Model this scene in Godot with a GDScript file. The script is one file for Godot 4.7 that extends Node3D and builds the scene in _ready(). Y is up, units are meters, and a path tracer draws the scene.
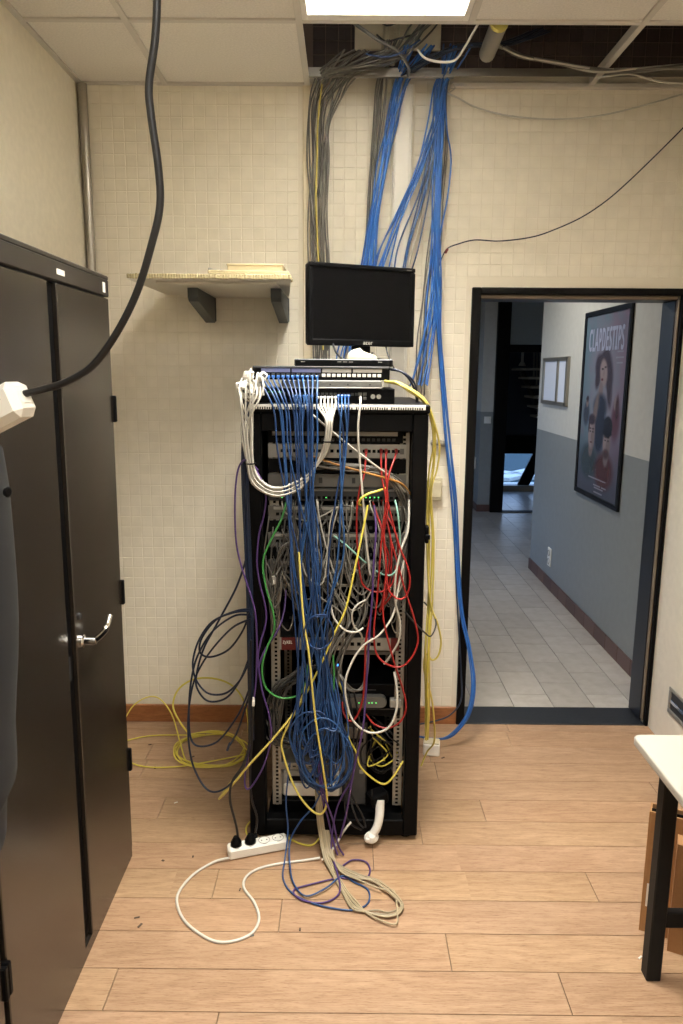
extends Node3D

# ---------------------------------------------------------------- geometry
class S:
	var v := PackedVector3Array()
	var n := PackedVector3Array()
	var uv := PackedVector2Array()

	func tri(a: Vector3, b: Vector3, c: Vector3, na: Vector3, nb: Vector3, nc: Vector3, ua := Vector2.ZERO, ub := Vector2.ZERO, uc := Vector2.ZERO) -> void:
		if (c - a).cross(b - a).dot(na + nb + nc) < 0.0:
			v.append_array([a, c, b]); n.append_array([na, nc, nb]); uv.append_array([ua, uc, ub])
		else:
			v.append_array([a, b, c]); n.append_array([na, nb, nc]); uv.append_array([ua, ub, uc])

	func flat(a: Vector3, b: Vector3, c: Vector3, out: Vector3) -> void:
		var m := (c - a).cross(b - a).normalized()
		if m.dot(out) < 0.0: m = -m
		tri(a, b, c, m, m, m)

	func quad(a: Vector3, b: Vector3, c: Vector3, d: Vector3, out: Vector3) -> void:
		var m := (c - a).cross(b - d).normalized()
		if m.dot(out) < 0.0: m = -m
		tri(a, b, c, m, m, m, Vector2(0, 1), Vector2(1, 1), Vector2(1, 0))
		tri(a, c, d, m, m, m, Vector2(0, 1), Vector2(1, 0), Vector2(0, 0))

	# a box with chamfered edges, turned by basis b
	func box(c: Vector3, size: Vector3, bev := 0.0, b := Basis.IDENTITY) -> S:
		var h := size * 0.5
		if bev <= 0.0:
			for ax in 3:
				for s in [-1.0, 1.0]:
					var nn := Vector3.ZERO; nn[ax] = s
					var p1 := (ax + 1) % 3
					var p2 := (ax + 2) % 3
					var q: Array = []
					for k in [[-1, -1], [1, -1], [1, 1], [-1, 1]]:
						var w := Vector3.ZERO
						w[ax] = s * h[ax]; w[p1] = k[0] * h[p1]; w[p2] = k[1] * h[p2]
						q.append(c + b * w)
					quad(q[0], q[1], q[2], q[3], b * nn)
			return self
		bev = minf(bev, minf(h.x, minf(h.y, h.z)) * 0.9)
		var pt := func(s: Vector3, ax: int) -> Vector3:
			var w := Vector3(s.x * (h.x - bev), s.y * (h.y - bev), s.z * (h.z - bev))
			w[ax] = s[ax] * h[ax]
			return c + b * w
		for ax in 3:
			var p1 := (ax + 1) % 3
			var p2 := (ax + 2) % 3
			for s in [-1.0, 1.0]:
				var q: Array = []
				for k in [[-1, -1], [1, -1], [1, 1], [-1, 1]]:
					var w := Vector3.ZERO
					w[ax] = s; w[p1] = k[0]; w[p2] = k[1]
					q.append(pt.call(w, ax))
				var nn := Vector3.ZERO; nn[ax] = s
				quad(q[0], q[1], q[2], q[3], b * nn)
			for s1 in [-1.0, 1.0]:
				for s2 in [-1.0, 1.0]:
					var wa := Vector3.ZERO; wa[p1] = s1; wa[p2] = s2; wa[ax] = -1
					var wb := wa; wb[ax] = 1
					var nn := wa; nn[ax] = 0
					quad(pt.call(wa, p1), pt.call(wb, p1), pt.call(wb, p2), pt.call(wa, p2), b * nn)
		for sx in [-1.0, 1.0]:
			for sy in [-1.0, 1.0]:
				for sz in [-1.0, 1.0]:
					var w := Vector3(sx, sy, sz)
					flat(pt.call(w, 0), pt.call(w, 1), pt.call(w, 2), b * w)
		return self

	func span(a: Vector3, b: Vector3, bev := 0.0) -> S:   # box between two corners
		return box((a + b) * 0.5, (b - a).abs(), bev)

	# round tube along points
	func tube(p: PackedVector3Array, r: float, sides := 6, r_end := -1.0) -> S:
		var m := p.size()
		if m < 2: return self
		var t0 := (p[1] - p[0]).normalized()
		var u := t0.cross(Vector3(0.31, 0.87, 0.38)).normalized()
		var rings: Array = []
		var norms: Array = []
		for i in m:
			var t := (p[mini(i + 1, m - 1)] - p[maxi(i - 1, 0)]).normalized()
			u = (u - t * u.dot(t)).normalized()
			var w := t.cross(u)
			var rr := r if r_end < 0.0 else lerpf(r, r_end, float(i) / (m - 1))
			var ring := PackedVector3Array()
			var nr := PackedVector3Array()
			for k in sides:
				var a := TAU * k / sides
				var d := u * cos(a) + w * sin(a)
				ring.append(p[i] + d * rr); nr.append(d)
			rings.append(ring); norms.append(nr)
		for i in m - 1:
			for k in sides:
				var k2 := (k + 1) % sides
				tri(rings[i][k], rings[i + 1][k], rings[i + 1][k2], norms[i][k], norms[i + 1][k], norms[i + 1][k2])
				tri(rings[i][k], rings[i + 1][k2], rings[i][k2], norms[i][k], norms[i + 1][k2], norms[i][k2])
		for e in [0, m - 1]:
			var out := (p[0] - p[1]) if e == 0 else (p[m - 1] - p[m - 2])
			for k in range(1, sides - 1):
				flat(rings[e][0], rings[e][k], rings[e][k + 1], out)
		return self

	# profile [radius, height] turned about an axis
	func lathe(base: Vector3, axis: Vector3, prof: Array, sides := 16, scale2 := 1.0) -> S:
		var a := axis.normalized()
		var u := a.cross(Vector3(0.2, 0.1, 0.97) if absf(a.z) < 0.9 else Vector3.RIGHT).normalized()
		var w := a.cross(u)
		for i in prof.size() - 1:
			var p = prof[i]
			var q = prof[i + 1]
			var dr: float = q[0] - p[0]
			var dh: float = q[1] - p[1]
			for k in sides:
				var a1 := TAU * k / sides
				var a2 := TAU * (k + 1) / sides
				var d1 := u * cos(a1) + w * sin(a1) * scale2
				var d2 := u * cos(a2) + w * sin(a2) * scale2
				var n1 := (d1 * dh - a * dr).normalized()
				var n2 := (d2 * dh - a * dr).normalized()
				var A: Vector3 = base + d1 * p[0] + a * p[1]
				var B: Vector3 = base + d1 * q[0] + a * q[1]
				var C: Vector3 = base + d2 * q[0] + a * q[1]
				var D: Vector3 = base + d2 * p[0] + a * p[1]
				if q[0] > 1e-6: tri(A, B, C, n1, n1, n2)
				if p[0] > 1e-6: tri(A, C, D, n1, n2, n2)
		return self

	# polygon in the plane (ex, ey) at o, pushed along ez by depth
	func prism(poly: PackedVector2Array, o: Vector3, ex: Vector3, ey: Vector3, depth: Vector3) -> S:
		var ids := Geometry2D.triangulate_polygon(poly)
		var mid := Vector2.ZERO
		for q in poly: mid += q
		mid /= poly.size()
		for i in range(0, ids.size(), 3):
			var a := o + ex * poly[ids[i]].x + ey * poly[ids[i]].y
			var b := o + ex * poly[ids[i + 1]].x + ey * poly[ids[i + 1]].y
			var c := o + ex * poly[ids[i + 2]].x + ey * poly[ids[i + 2]].y
			flat(a, b, c, -depth)
			flat(a + depth, b + depth, c + depth, depth)
		var cw := Geometry2D.is_polygon_clockwise(poly)
		for i in poly.size():
			var p := poly[i]
			var q := poly[(i + 1) % poly.size()]
			var e := q - p
			var nn := Vector2(e.y, -e.x) * (-1.0 if cw else 1.0)
			var a := o + ex * p.x + ey * p.y
			var b := o + ex * q.x + ey * q.y
			quad(a, b, b + depth, a + depth, ex * nn.x + ey * nn.y)
		return self

	# rings of equal count joined into a skin with smooth normals
	func loft(rings: Array, cap := true) -> S:
		var m := rings.size()
		var k: int = rings[0].size()
		var nor: Array = []
		var mids: Array = []
		for r in rings:
			var c := Vector3.ZERO
			for q in r: c += q
			mids.append(c / k)
		for i in m:
			var row := PackedVector3Array()
			for j in k:
				var du: Vector3 = rings[i][(j + 1) % k] - rings[i][(j + k - 1) % k]
				var dv: Vector3 = rings[mini(i + 1, m - 1)][j] - rings[maxi(i - 1, 0)][j]
				var nn := du.cross(dv).normalized()
				if nn.dot(rings[i][j] - mids[i]) < 0.0: nn = -nn
				row.append(nn)
			nor.append(row)
		for i in m - 1:
			for j in k:
				var j2 := (j + 1) % k
				tri(rings[i][j], rings[i + 1][j], rings[i + 1][j2], nor[i][j], nor[i + 1][j], nor[i + 1][j2])
				tri(rings[i][j], rings[i + 1][j2], rings[i][j2], nor[i][j], nor[i + 1][j2], nor[i][j2])
		if cap:
			for e in [0, m - 1]:
				var out: Vector3 = mids[0] - mids[1] if e == 0 else mids[m - 1] - mids[m - 2]
				for j in k: flat(mids[e], rings[e][j], rings[e][(j + 1) % k], out)
		return self

	func mesh(shift := Vector3.ZERO) -> ArrayMesh:
		var w := v.duplicate()
		if shift != Vector3.ZERO:
			for i in w.size(): w[i] -= shift
		var arr := []
		arr.resize(Mesh.ARRAY_MAX)
		arr[Mesh.ARRAY_VERTEX] = w
		arr[Mesh.ARRAY_NORMAL] = n
		arr[Mesh.ARRAY_TEX_UV] = uv
		var am := ArrayMesh.new()
		am.add_surface_from_arrays(Mesh.PRIMITIVE_TRIANGLES, arr)
		return am

# ---------------------------------------------------------------- naming and placing
var taken := {}
var rng := RandomNumberGenerator.new()
const ORD := ["first", "second", "third", "fourth", "fifth", "sixth", "seventh", "eighth", "ninth", "tenth", "eleventh", "twelfth", "thirteenth"]
var cam: Camera3D
var mains_a: MeshInstance3D
var mains_b: MeshInstance3D
var M := {}

func numbered(called: String) -> String:
	var k: int = taken.get(called, 0)
	taken[called] = k + 1
	return called if k == 0 else "%s_%03d" % [called, k]

func meta(o: Node, label: String, category: String, group := "") -> void:
	o.set_meta("label", label); o.set_meta("category", category)
	if group: o.set_meta("group", group)

func origin_of(o: Node) -> Vector3:
	var p := Vector3.ZERO
	var q: Node = o
	while q != self and q is Node3D:
		p += (q as Node3D).position
		q = q.get_parent()
	return p

func thing(called: String, label: String, category: String, where: Vector3, group := "") -> Node3D:
	var o := Node3D.new()
	o.name = numbered(called); add_child(o)
	o.position = where
	meta(o, label, category, group)
	return o

func part(called: String, s: S, m: Material, parent: Node) -> MeshInstance3D:
	var o := MeshInstance3D.new()
	o.name = called
	o.mesh = s.mesh(origin_of(parent))
	o.material_override = m
	parent.add_child(o, true)
	return o

func solo(called: String, s: S, m: Material, label: String, category: String, group := "") -> MeshInstance3D:
	var lo := s.v[0]
	var hi := s.v[0]
	for p in s.v:
		lo = lo.min(p); hi = hi.max(p)
	var base := Vector3((lo.x + hi.x) * 0.5, lo.y, (lo.z + hi.z) * 0.5)
	var o := MeshInstance3D.new()
	o.name = numbered(called)
	o.mesh = s.mesh(base)
	o.material_override = m
	add_child(o)
	o.position = base
	meta(o, label, category, group)
	return o

func setting(called: String, s: S = null, m: Material = null) -> Node3D:
	var o: Node3D
	if s:
		var mi := MeshInstance3D.new()
		mi.mesh = s.mesh(); mi.material_override = m
		o = mi
	else:
		o = Node3D.new()
	o.name = numbered(called)
	add_child(o)
	o.set_meta("kind", "structure")
	return o

func piece(called: String, mesh: Mesh, m: Material, where: Vector3, parent: Node) -> void:
	var o := MeshInstance3D.new()
	o.name = called; o.mesh = mesh; o.material_override = m
	o.position = where
	parent.add_child(o, true)

# a point of the place on the plane at depth z, height y or side x, along a sight line measured on site
func sight(px: float, py: float) -> Vector3:
	return cam.basis * Vector3(px - 341.5, 512.0 - py, -740.0)
func at(px: float, py: float, depth: float) -> Vector3:
	var d := sight(px, py)
	return cam.position + d * ((-depth - cam.position.z) / d.z)
func fl(px: float, py: float, h := 0.0) -> Vector3:
	var d := sight(px, py)
	return cam.position + d * ((h - cam.position.y) / d.y)
func side(px: float, py: float, x: float) -> Vector3:
	var d := sight(px, py)
	return cam.position + d * ((x - cam.position.x) / d.x)

func smooth(p: PackedVector3Array, per := 7) -> PackedVector3Array:
	var out := PackedVector3Array()
	var m := p.size()
	for i in m - 1:
		var a := p[maxi(i - 1, 0)]
		var b := p[i]
		var c := p[i + 1]
		var d := p[mini(i + 2, m - 1)]
		for k in per:
			out.append(b.cubic_interpolate(c, a, d, float(k) / per))
	out.append(p[m - 1])
	return out

func pts(a: Array) -> PackedVector3Array:   # [px, py, depth] each
	var out := PackedVector3Array()
	for q in a: out.append(at(q[0], q[1], q[2]))
	return out

func fpts(a: Array, h: float) -> PackedVector3Array:   # on the floor
	var out := PackedVector3Array()
	for q in a: out.append(fl(q[0], q[1], h if q.size() < 3 else q[2]))
	return out

func cable(called: String, p: PackedVector3Array, r: float, m: Material, label: String, group := "", per := 7, sides := 6) -> MeshInstance3D:
	return solo(called, S.new().tube(smooth(p, per), r, sides), m, label, "cable", group)

func plug(c: Node3D, p: Vector3, dir: Vector3, m: Material) -> void:
	var b := Basis.looking_at(dir.normalized(), Vector3.UP if absf(dir.normalized().y) < 0.9 else Vector3.RIGHT)
	part("plug", S.new().box(p, Vector3(0.0098, 0.009, 0.022), 0.0015, b).box(p - dir.normalized() * 0.016, Vector3(0.0078, 0.0075, 0.014), 0.002, b), m, c)

# many alike cables along one path; each stop is [px, py, depth, half width in px, half depth in m]
func bundle(count: int, path: Array, r: float, mats: Array, called: String, label: String, group: String, seed_: int, loose := 0.0, per := 7) -> Array:
	rng.seed = seed_
	var made: Array = []
	for i in count:
		var u := (i + 0.5) / count * 2.0 - 1.0
		var p := PackedVector3Array()
		for q in path:
			var x: float = q[0] + u * q[3] + rng.randf_range(-1, 1) * (q[3] * 0.35 + loose)
			var y: float = q[1] + rng.randf_range(-1, 1) * loose * 1.5
			p.append(at(x, y, q[2] + rng.randf_range(-1, 1) * q[4]))
		made.append(cable(called, p, r, mats[i % mats.size()], label, group, per))
	return made

# ---------------------------------------------------------------- materials
func mat(c: Color, rough := 0.6, metal := 0.0) -> StandardMaterial3D:
	var m := StandardMaterial3D.new()
	m.albedo_color = c; m.roughness = rough; m.metallic = metal
	return m

func rgb(r: int, g: int, b: int) -> Color:
	return Color(r / 255.0, g / 255.0, b / 255.0)

func glow(c: Color, e: float) -> StandardMaterial3D:
	var m := mat(c, 0.5)
	m.emission_enabled = true; m.emission = c; m.emission_energy_multiplier = e
	return m

func noise_image(w: int, h: int, fx: float, fy: float, lo: Color, hi: Color, seed_: int, oct := 4, power := 1.0) -> ImageTexture:
	var f := FastNoiseLite.new()
	f.seed = seed_; f.noise_type = FastNoiseLite.TYPE_SIMPLEX_SMOOTH
	f.frequency = 1.0; f.fractal_octaves = oct
	var img := Image.create(w, h, false, Image.FORMAT_RGB8)
	for y in h:
		for x in w:
			# blended across the edges so that the sheet repeats without a seam
			var bx := smoothstep(0.8, 1.0, float(x) / w)
			var by := smoothstep(0.8, 1.0, float(y) / h)
			var a := lerpf(f.get_noise_2d(x * fx, y * fy), f.get_noise_2d((x - w) * fx, y * fy), bx)
			if by > 0.0:
				a = lerpf(a, lerpf(f.get_noise_2d(x * fx, (y - h) * fy), f.get_noise_2d((x - w) * fx, (y - h) * fy), bx), by)
			img.set_pixel(x, y, lo.lerp(hi, pow(clampf(a * 0.7 + 0.5, 0, 1), power)))
	img.generate_mipmaps()
	return ImageTexture.create_from_image(img)

func wood_image(seed_: int) -> ImageTexture:
	var w := 768
	var h := 192
	var f := FastNoiseLite.new()
	f.seed = seed_; f.frequency = 1.0; f.fractal_octaves = 4
	var img := Image.create(w, h, false, Image.FORMAT_RGB8)
	for y in h:
		for x in w:
			var fx := float(x) / w
			var fy := float(y) / h
			var bend := f.get_noise_2d(fx * 1.6, fy * 1.1) * 0.5
			var ring := sin((fy + bend) * 26.0 + f.get_noise_2d(fx * 5.0 + 9.0, fy * 7.0) * 2.2)
			var fibre := f.get_noise_2d(fx * 9.0 + 40.0, fy * 90.0)
			var pore := clampf(f.get_noise_2d(fx * 26.0 + 80.0, fy * 150.0) - 0.18, 0, 1)
			var t := clampf(0.55 + ring * 0.07 + fibre * 0.24 - pore * 0.9 + bend * 0.25, 0, 1)
			img.set_pixel(x, y, rgb(122, 90, 64).lerp(rgb(202, 172, 141), t))
	img.generate_mipmaps()
	return ImageTexture.create_from_image(img)

func textured(t: Texture2D, scale: Vector3, rough: float, tint := Color.WHITE, offset := Vector3.ZERO, world := false) -> StandardMaterial3D:
	var m := mat(tint, rough)
	m.albedo_texture = t
	m.uv1_triplanar = true; m.uv1_world_triplanar = world
	m.uv1_scale = scale; m.uv1_offset = offset
	m.uv1_triplanar_sharpness = 8.0
	return m

func make_materials() -> void:
	var fine := noise_image(256, 256, 0.06, 0.06, Color(0.965, 0.965, 0.965), Color.WHITE, 3)
	var patch := noise_image(256, 256, 0.02, 0.02, Color(0.9, 0.89, 0.87), Color.WHITE, 5)
	M.tile = [
		textured(fine, Vector3(0.7, 0.7, 0.7), 0.45, rgb(242, 234, 216), Vector3.ZERO, true),
		textured(fine, Vector3(0.7, 0.7, 0.7), 0.45, rgb(243, 235, 217), Vector3.ZERO, true),
		textured(fine, Vector3(0.7, 0.7, 0.7), 0.45, rgb(241, 233, 214), Vector3.ZERO, true)]
	M.grout = mat(rgb(232, 223, 204), 0.7)
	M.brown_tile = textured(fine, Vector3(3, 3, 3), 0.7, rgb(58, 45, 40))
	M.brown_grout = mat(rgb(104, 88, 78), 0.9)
	M.plaster = textured(fine, Vector3(1.5, 1.5, 1.5), 0.8, rgb(240, 232, 212), Vector3.ZERO, true)
	M.cream = textured(fine, Vector3(1.2, 1.2, 1.2), 0.65, rgb(236, 228, 212), Vector3.ZERO, true)
	M.ceiling = textured(noise_image(256, 256, 0.25, 0.25, Color(0.92, 0.92, 0.92), Color.WHITE, 8), Vector3(1.6, 1.6, 1.6), 0.9, rgb(240, 234, 224))
	M.grid = mat(rgb(206, 200, 190), 0.5)
	M.alu = mat(rgb(165, 160, 150), 0.35, 0.8)
	M.trim_cream = mat(rgb(225, 212, 185), 0.5)
	M.concrete = textured(fine, Vector3(1, 1, 1), 0.9, rgb(95, 88, 80), Vector3.ZERO, true)
	var wood := wood_image(21)
	M.plank = []
	rng.seed = 4
	for i in 9:
		var k := 0.955 + 0.045 * rng.randf()
		M.plank.append(textured(wood, Vector3(0.72, 2.0, 4.4), 0.42, Color(k, k * rng.randf_range(0.985, 1.0), k * rng.randf_range(0.97, 1.0)), Vector3(rng.randf(), 0, rng.randf())))
	M.base_wood = textured(wood, Vector3(0.8, 4, 2), 0.45, rgb(236, 190, 146))
	M.slate = textured(noise_image(128, 128, 0.12, 0.12, Color(0.7, 0.72, 0.75), Color.WHITE, 11), Vector3(3, 3, 3), 0.45, rgb(34, 36, 41))
	M.stop_strip = mat(rgb(120, 106, 88), 0.5)
	M.frame_black = mat(rgb(13, 12, 12), 0.45)
	M.frame_black.metallic_specular = 0.2
	M.frame_navy = mat(rgb(13, 15, 21), 0.4)
	M.wall_up = textured(fine, Vector3(0.9, 0.9, 0.9), 0.7, rgb(200, 198, 190), Vector3.ZERO, true)
	M.wall_low = textured(fine, Vector3(0.9, 0.9, 0.9), 0.55, rgb(136, 139, 137), Vector3.ZERO, true)
	M.floor_tile = []
	for i in 4:
		M.floor_tile.append(textured(patch, Vector3(2, 2, 2), 0.3, [rgb(188, 181, 172), rgb(183, 176, 167), rgb(191, 184, 175), rgb(179, 172, 163)][i], Vector3(i * 0.23, 0, i * 0.37)))
	M.joint = mat(rgb(92, 86, 80), 0.9)
	M.brown_base = [mat(rgb(92, 66, 58), 0.5), mat(rgb(84, 60, 53), 0.5), mat(rgb(98, 72, 63), 0.5)]
	M.cabinet = mat(rgb(40, 34, 28), 0.27)
	M.cabinet.metallic_specular = 0.8
	M.cabinet_dark = mat(rgb(34, 29, 25), 0.4)
	M.black = mat(rgb(8, 8, 9), 0.5)
	M.black.metallic_specular = 0.2
	M.black_gloss = mat(rgb(7, 7, 8), 0.32)
	M.black_gloss.metallic_specular = 0.2
	M.rack = mat(rgb(9, 9, 10), 0.42)
	M.rack.metallic_specular = 0.2
	M.rack_in = mat(rgb(9, 9, 10), 0.6)
	M.rack_in.metallic_specular = 0.2
	M.zinc = mat(rgb(150, 146, 137), 0.4, 0.5)
	M.chrome = mat(rgb(225, 222, 216), 0.12, 1.0)
	M.dark_grey = mat(rgb(40, 40, 40), 0.5)
	M.grey = mat(rgb(96, 94, 89), 0.5)
	M.light_grey = mat(rgb(158, 154, 145), 0.5)
	M.white = mat(rgb(236, 232, 222), 0.4)
	M.lamp_white = mat(rgb(245, 243, 238), 0.5)
	M.label_lilac = mat(rgb(112, 112, 138), 0.5)
	M.deep_red = mat(rgb(96, 16, 18), 0.45)
	M.bracket = mat(rgb(70, 74, 74), 0.5)
	M.chip = textured(noise_image(256, 128, 0.35, 0.35, rgb(140, 124, 86), rgb(214, 203, 166), 15, 3), Vector3(4, 4, 4), 0.9)
	M.melamine = mat(rgb(224, 218, 204), 0.5)
	M.blue = [mat(rgb(32, 66, 112), 0.42), mat(rgb(26, 54, 96), 0.42), mat(rgb(42, 80, 128), 0.42)]
	M.sky_blue = [mat(rgb(38, 94, 168), 0.4), mat(rgb(30, 80, 148), 0.4), mat(rgb(48, 106, 180), 0.4)]
	M.navy = [mat(rgb(20, 34, 58), 0.45), mat(rgb(17, 28, 48), 0.45)]
	M.grey_cable = [mat(rgb(98, 94, 87), 0.5), mat(rgb(120, 116, 108), 0.5), mat(rgb(80, 77, 71), 0.5)]
	M.white_cable = [mat(rgb(204, 199, 187), 0.45), mat(rgb(186, 181, 169), 0.45)]
	M.beige_cable = [mat(rgb(160, 145, 116), 0.5), mat(rgb(142, 128, 102), 0.5)]
	M.red = mat(rgb(148, 28, 24), 0.4)
	M.purple = mat(rgb(74, 50, 104), 0.42)
	M.yellow = mat(rgb(214, 196, 98), 0.42)
	M.pale_yellow = mat(rgb(218, 202, 84), 0.42)
	M.green = mat(rgb(62, 136, 66), 0.42)
	M.mint = mat(rgb(124, 172, 156), 0.42)
	M.orange = mat(rgb(170, 118, 48), 0.45)
	M.black_cable = mat(rgb(22, 22, 24), 0.4)
	M.black_cable.metallic_specular = 0.5
	M.scrap = mat(rgb(78, 62, 50), 0.8)
	M.table = mat(rgb(184, 179, 168), 0.5)
	M.charcoal = mat(rgb(38, 37, 36), 0.45)
	M.charcoal.metallic_specular = 0.2
	M.card = [textured(fine, Vector3(4, 4, 4), 0.9, rgb(176, 132, 88)), textured(fine, Vector3(4, 4, 4), 0.9, rgb(168, 124, 82))]
	M.cloth = textured(noise_image(128, 128, 0.3, 0.3, Color(0.75, 0.75, 0.8), Color.WHITE, 17), Vector3(6, 6, 6), 0.95, rgb(14, 15, 18))
	M.ivory = mat(rgb(206, 196, 166), 0.45)
	M.glass = mat(Color(0.75, 0.82, 0.86, 0.12), 0.03)
	M.glass.transparency = BaseMaterial3D.TRANSPARENCY_ALPHA
	M.paper = mat(rgb(214, 220, 234), 0.7)
	M.led_green = glow(rgb(90, 230, 110), 1.6)
	M.led_blue = glow(rgb(70, 150, 255), 3.0)

const E_NEAR := 17.0     # strength of the lamps
const E_MID := 3.2
const E_BACK := 2.2
const E_HALL := 2.3
const WALL := 3.44      # depth of the tiled wall from the camera
const CEIL := 2.92
const LEFT := -1.15
const RIGHT := 1.52
const BACK := 1.9       # wall behind the camera

func _ready() -> void:
	# camera
	cam = Camera3D.new()
	cam.name = "camera"
	cam.fov = rad_to_deg(2.0 * atan(512.0 / 740.0))
	cam.position = Vector3(0, 1.72, 0)
	cam.rotation = Vector3(-atan(140.0 / 740.0), 0.0034, 0.007)
	cam.near = 0.02; cam.far = 120
	add_child(cam)
	cam.make_current()
	# sky: an overcast blue hour, seen only through the far window
	var we := WorldEnvironment.new()
	we.name = "environment"
	var env := Environment.new()
	var sky := Sky.new()
	var ps := ProceduralSkyMaterial.new()
	ps.sky_top_color = rgb(120, 160, 220); ps.sky_horizon_color = rgb(190, 212, 236)
	ps.ground_bottom_color = rgb(70, 80, 90); ps.ground_horizon_color = rgb(120, 140, 160)
	ps.sky_energy_multiplier = 1.8
	sky.sky_material = ps
	env.background_mode = Environment.BG_SKY
	env.sky = sky
	env.ambient_light_source = Environment.AMBIENT_SOURCE_DISABLED
	env.tonemap_mode = Environment.TONE_MAPPER_LINEAR
	env.tonemap_exposure = 1.0
	env.sdfgi_enabled = true; env.ssao_enabled = true; env.ssil_enabled = true
	we.environment = env
	add_child(we)
	make_materials()
	# ceiling lamps: the one in view and its neighbour over the camera
	ceiling_lamp(-0.17, -2.85, CEIL, "long recessed fluorescent ceiling light beside the open ceiling bay", E_NEAR, 1.2)
	ceiling_lamp(-0.17, -0.45, CEIL, "recessed square fluorescent ceiling light over the middle of the room, out of view", E_MID)
	ceiling_lamp(-0.17, 0.75, CEIL, "recessed square fluorescent ceiling light at the back of the room, out of view", E_BACK)
	ceiling_lamp(0.4, -5.6, CH - 0.045, "square ceiling light of the corridor, out of view", E_HALL)
	# structure
	build_room()
	build_ceiling()
	build_corridor()
	# objects
	build_cabinets()
	build_rack()
	build_top_gear()
	build_rack_gear()
	build_shelf()
	build_table()
	build_wall_things()
	build_corridor_things()
	build_left_things()
	build_front_cables()
	build_inner_cables()
	build_side_cables()
	build_wall_cables()
	build_floor_things()

func ceiling_lamp(x: float, z: float, top: float, label: String, energy: float, long := 0.6) -> void:
	var t := thing("ceiling_light", label, "ceiling light", Vector3(x + 0.3, top, z + long * 0.5))
	var c := Vector3(x + 0.3, top + 0.003, z + long * 0.5)
	var e := long * 0.5 - 0.022
	var f := S.new()
	for s in [-1, 1]:
		f.box(c + Vector3(s * 0.278, 0, 0), Vector3(0.02, 0.012, long - 0.024), 0.002)
		f.box(c + Vector3(0, 0, s * (e - 0.01)), Vector3(0.536, 0.012, 0.04), 0.002)
	part("frame", f, M.white, t)
	var louvred := long > 1.0
	var deep := 0.135 if louvred else 0.03
	var h := S.new()
	for s in [-1, 1]:
		h.box(c + Vector3(s * 0.272, deep * 0.5, 0), Vector3(0.006, deep, e * 2.0))
		h.box(c + Vector3(0, deep * 0.5, s * (e - 0.027)), Vector3(0.55, deep, 0.006))
	h.box(c + Vector3(0, deep + 0.006, 0), Vector3(0.55, 0.006, e * 2.0))
	part("housing", h, M.lamp_white, t)
	if louvred:                                              # white blades that keep the light off the top of the walls
		for k in 10: part("louvre_blade", S.new().box(c + Vector3(0, 0.045, (k - 4.5) * 0.107), Vector3(0.538, 0.094, 0.003)), M.lamp_white, t)
		for k in 3: part("louvre_blade", S.new().box(c + Vector3((k - 1) * 0.135, 0.045, 0), Vector3(0.003, 0.094, e * 2.0 - 0.02)), M.lamp_white, t)
	part("diffuser", S.new().box(c + Vector3(0, deep - 0.006, 0), Vector3(0.536, 0.006, e * 2.0 - 0.02)), glow(Color(1.0, 0.97, 0.9), 2.0), t)
	var l := AreaLight3D.new()
	l.name = "light"
	l.area_size = Vector2(0.52, e * 2.0 - 0.03)
	l.area_normalize_energy = true
	l.light_energy = energy
	l.light_color = Color(1.0, 0.99, 0.965)
	l.shadow_enabled = true
	l.area_range = 12.0
	l.rotation_degrees = Vector3(-90, 0, 0)
	l.position = Vector3(0, deep - 0.01, 0)
	t.add_child(l)

# ---------------------------------------------------------------- the room
const D0 := 0.565    # doorway, outer edges of its frame
const D1 := 1.505
const DH := 2.095

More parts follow.
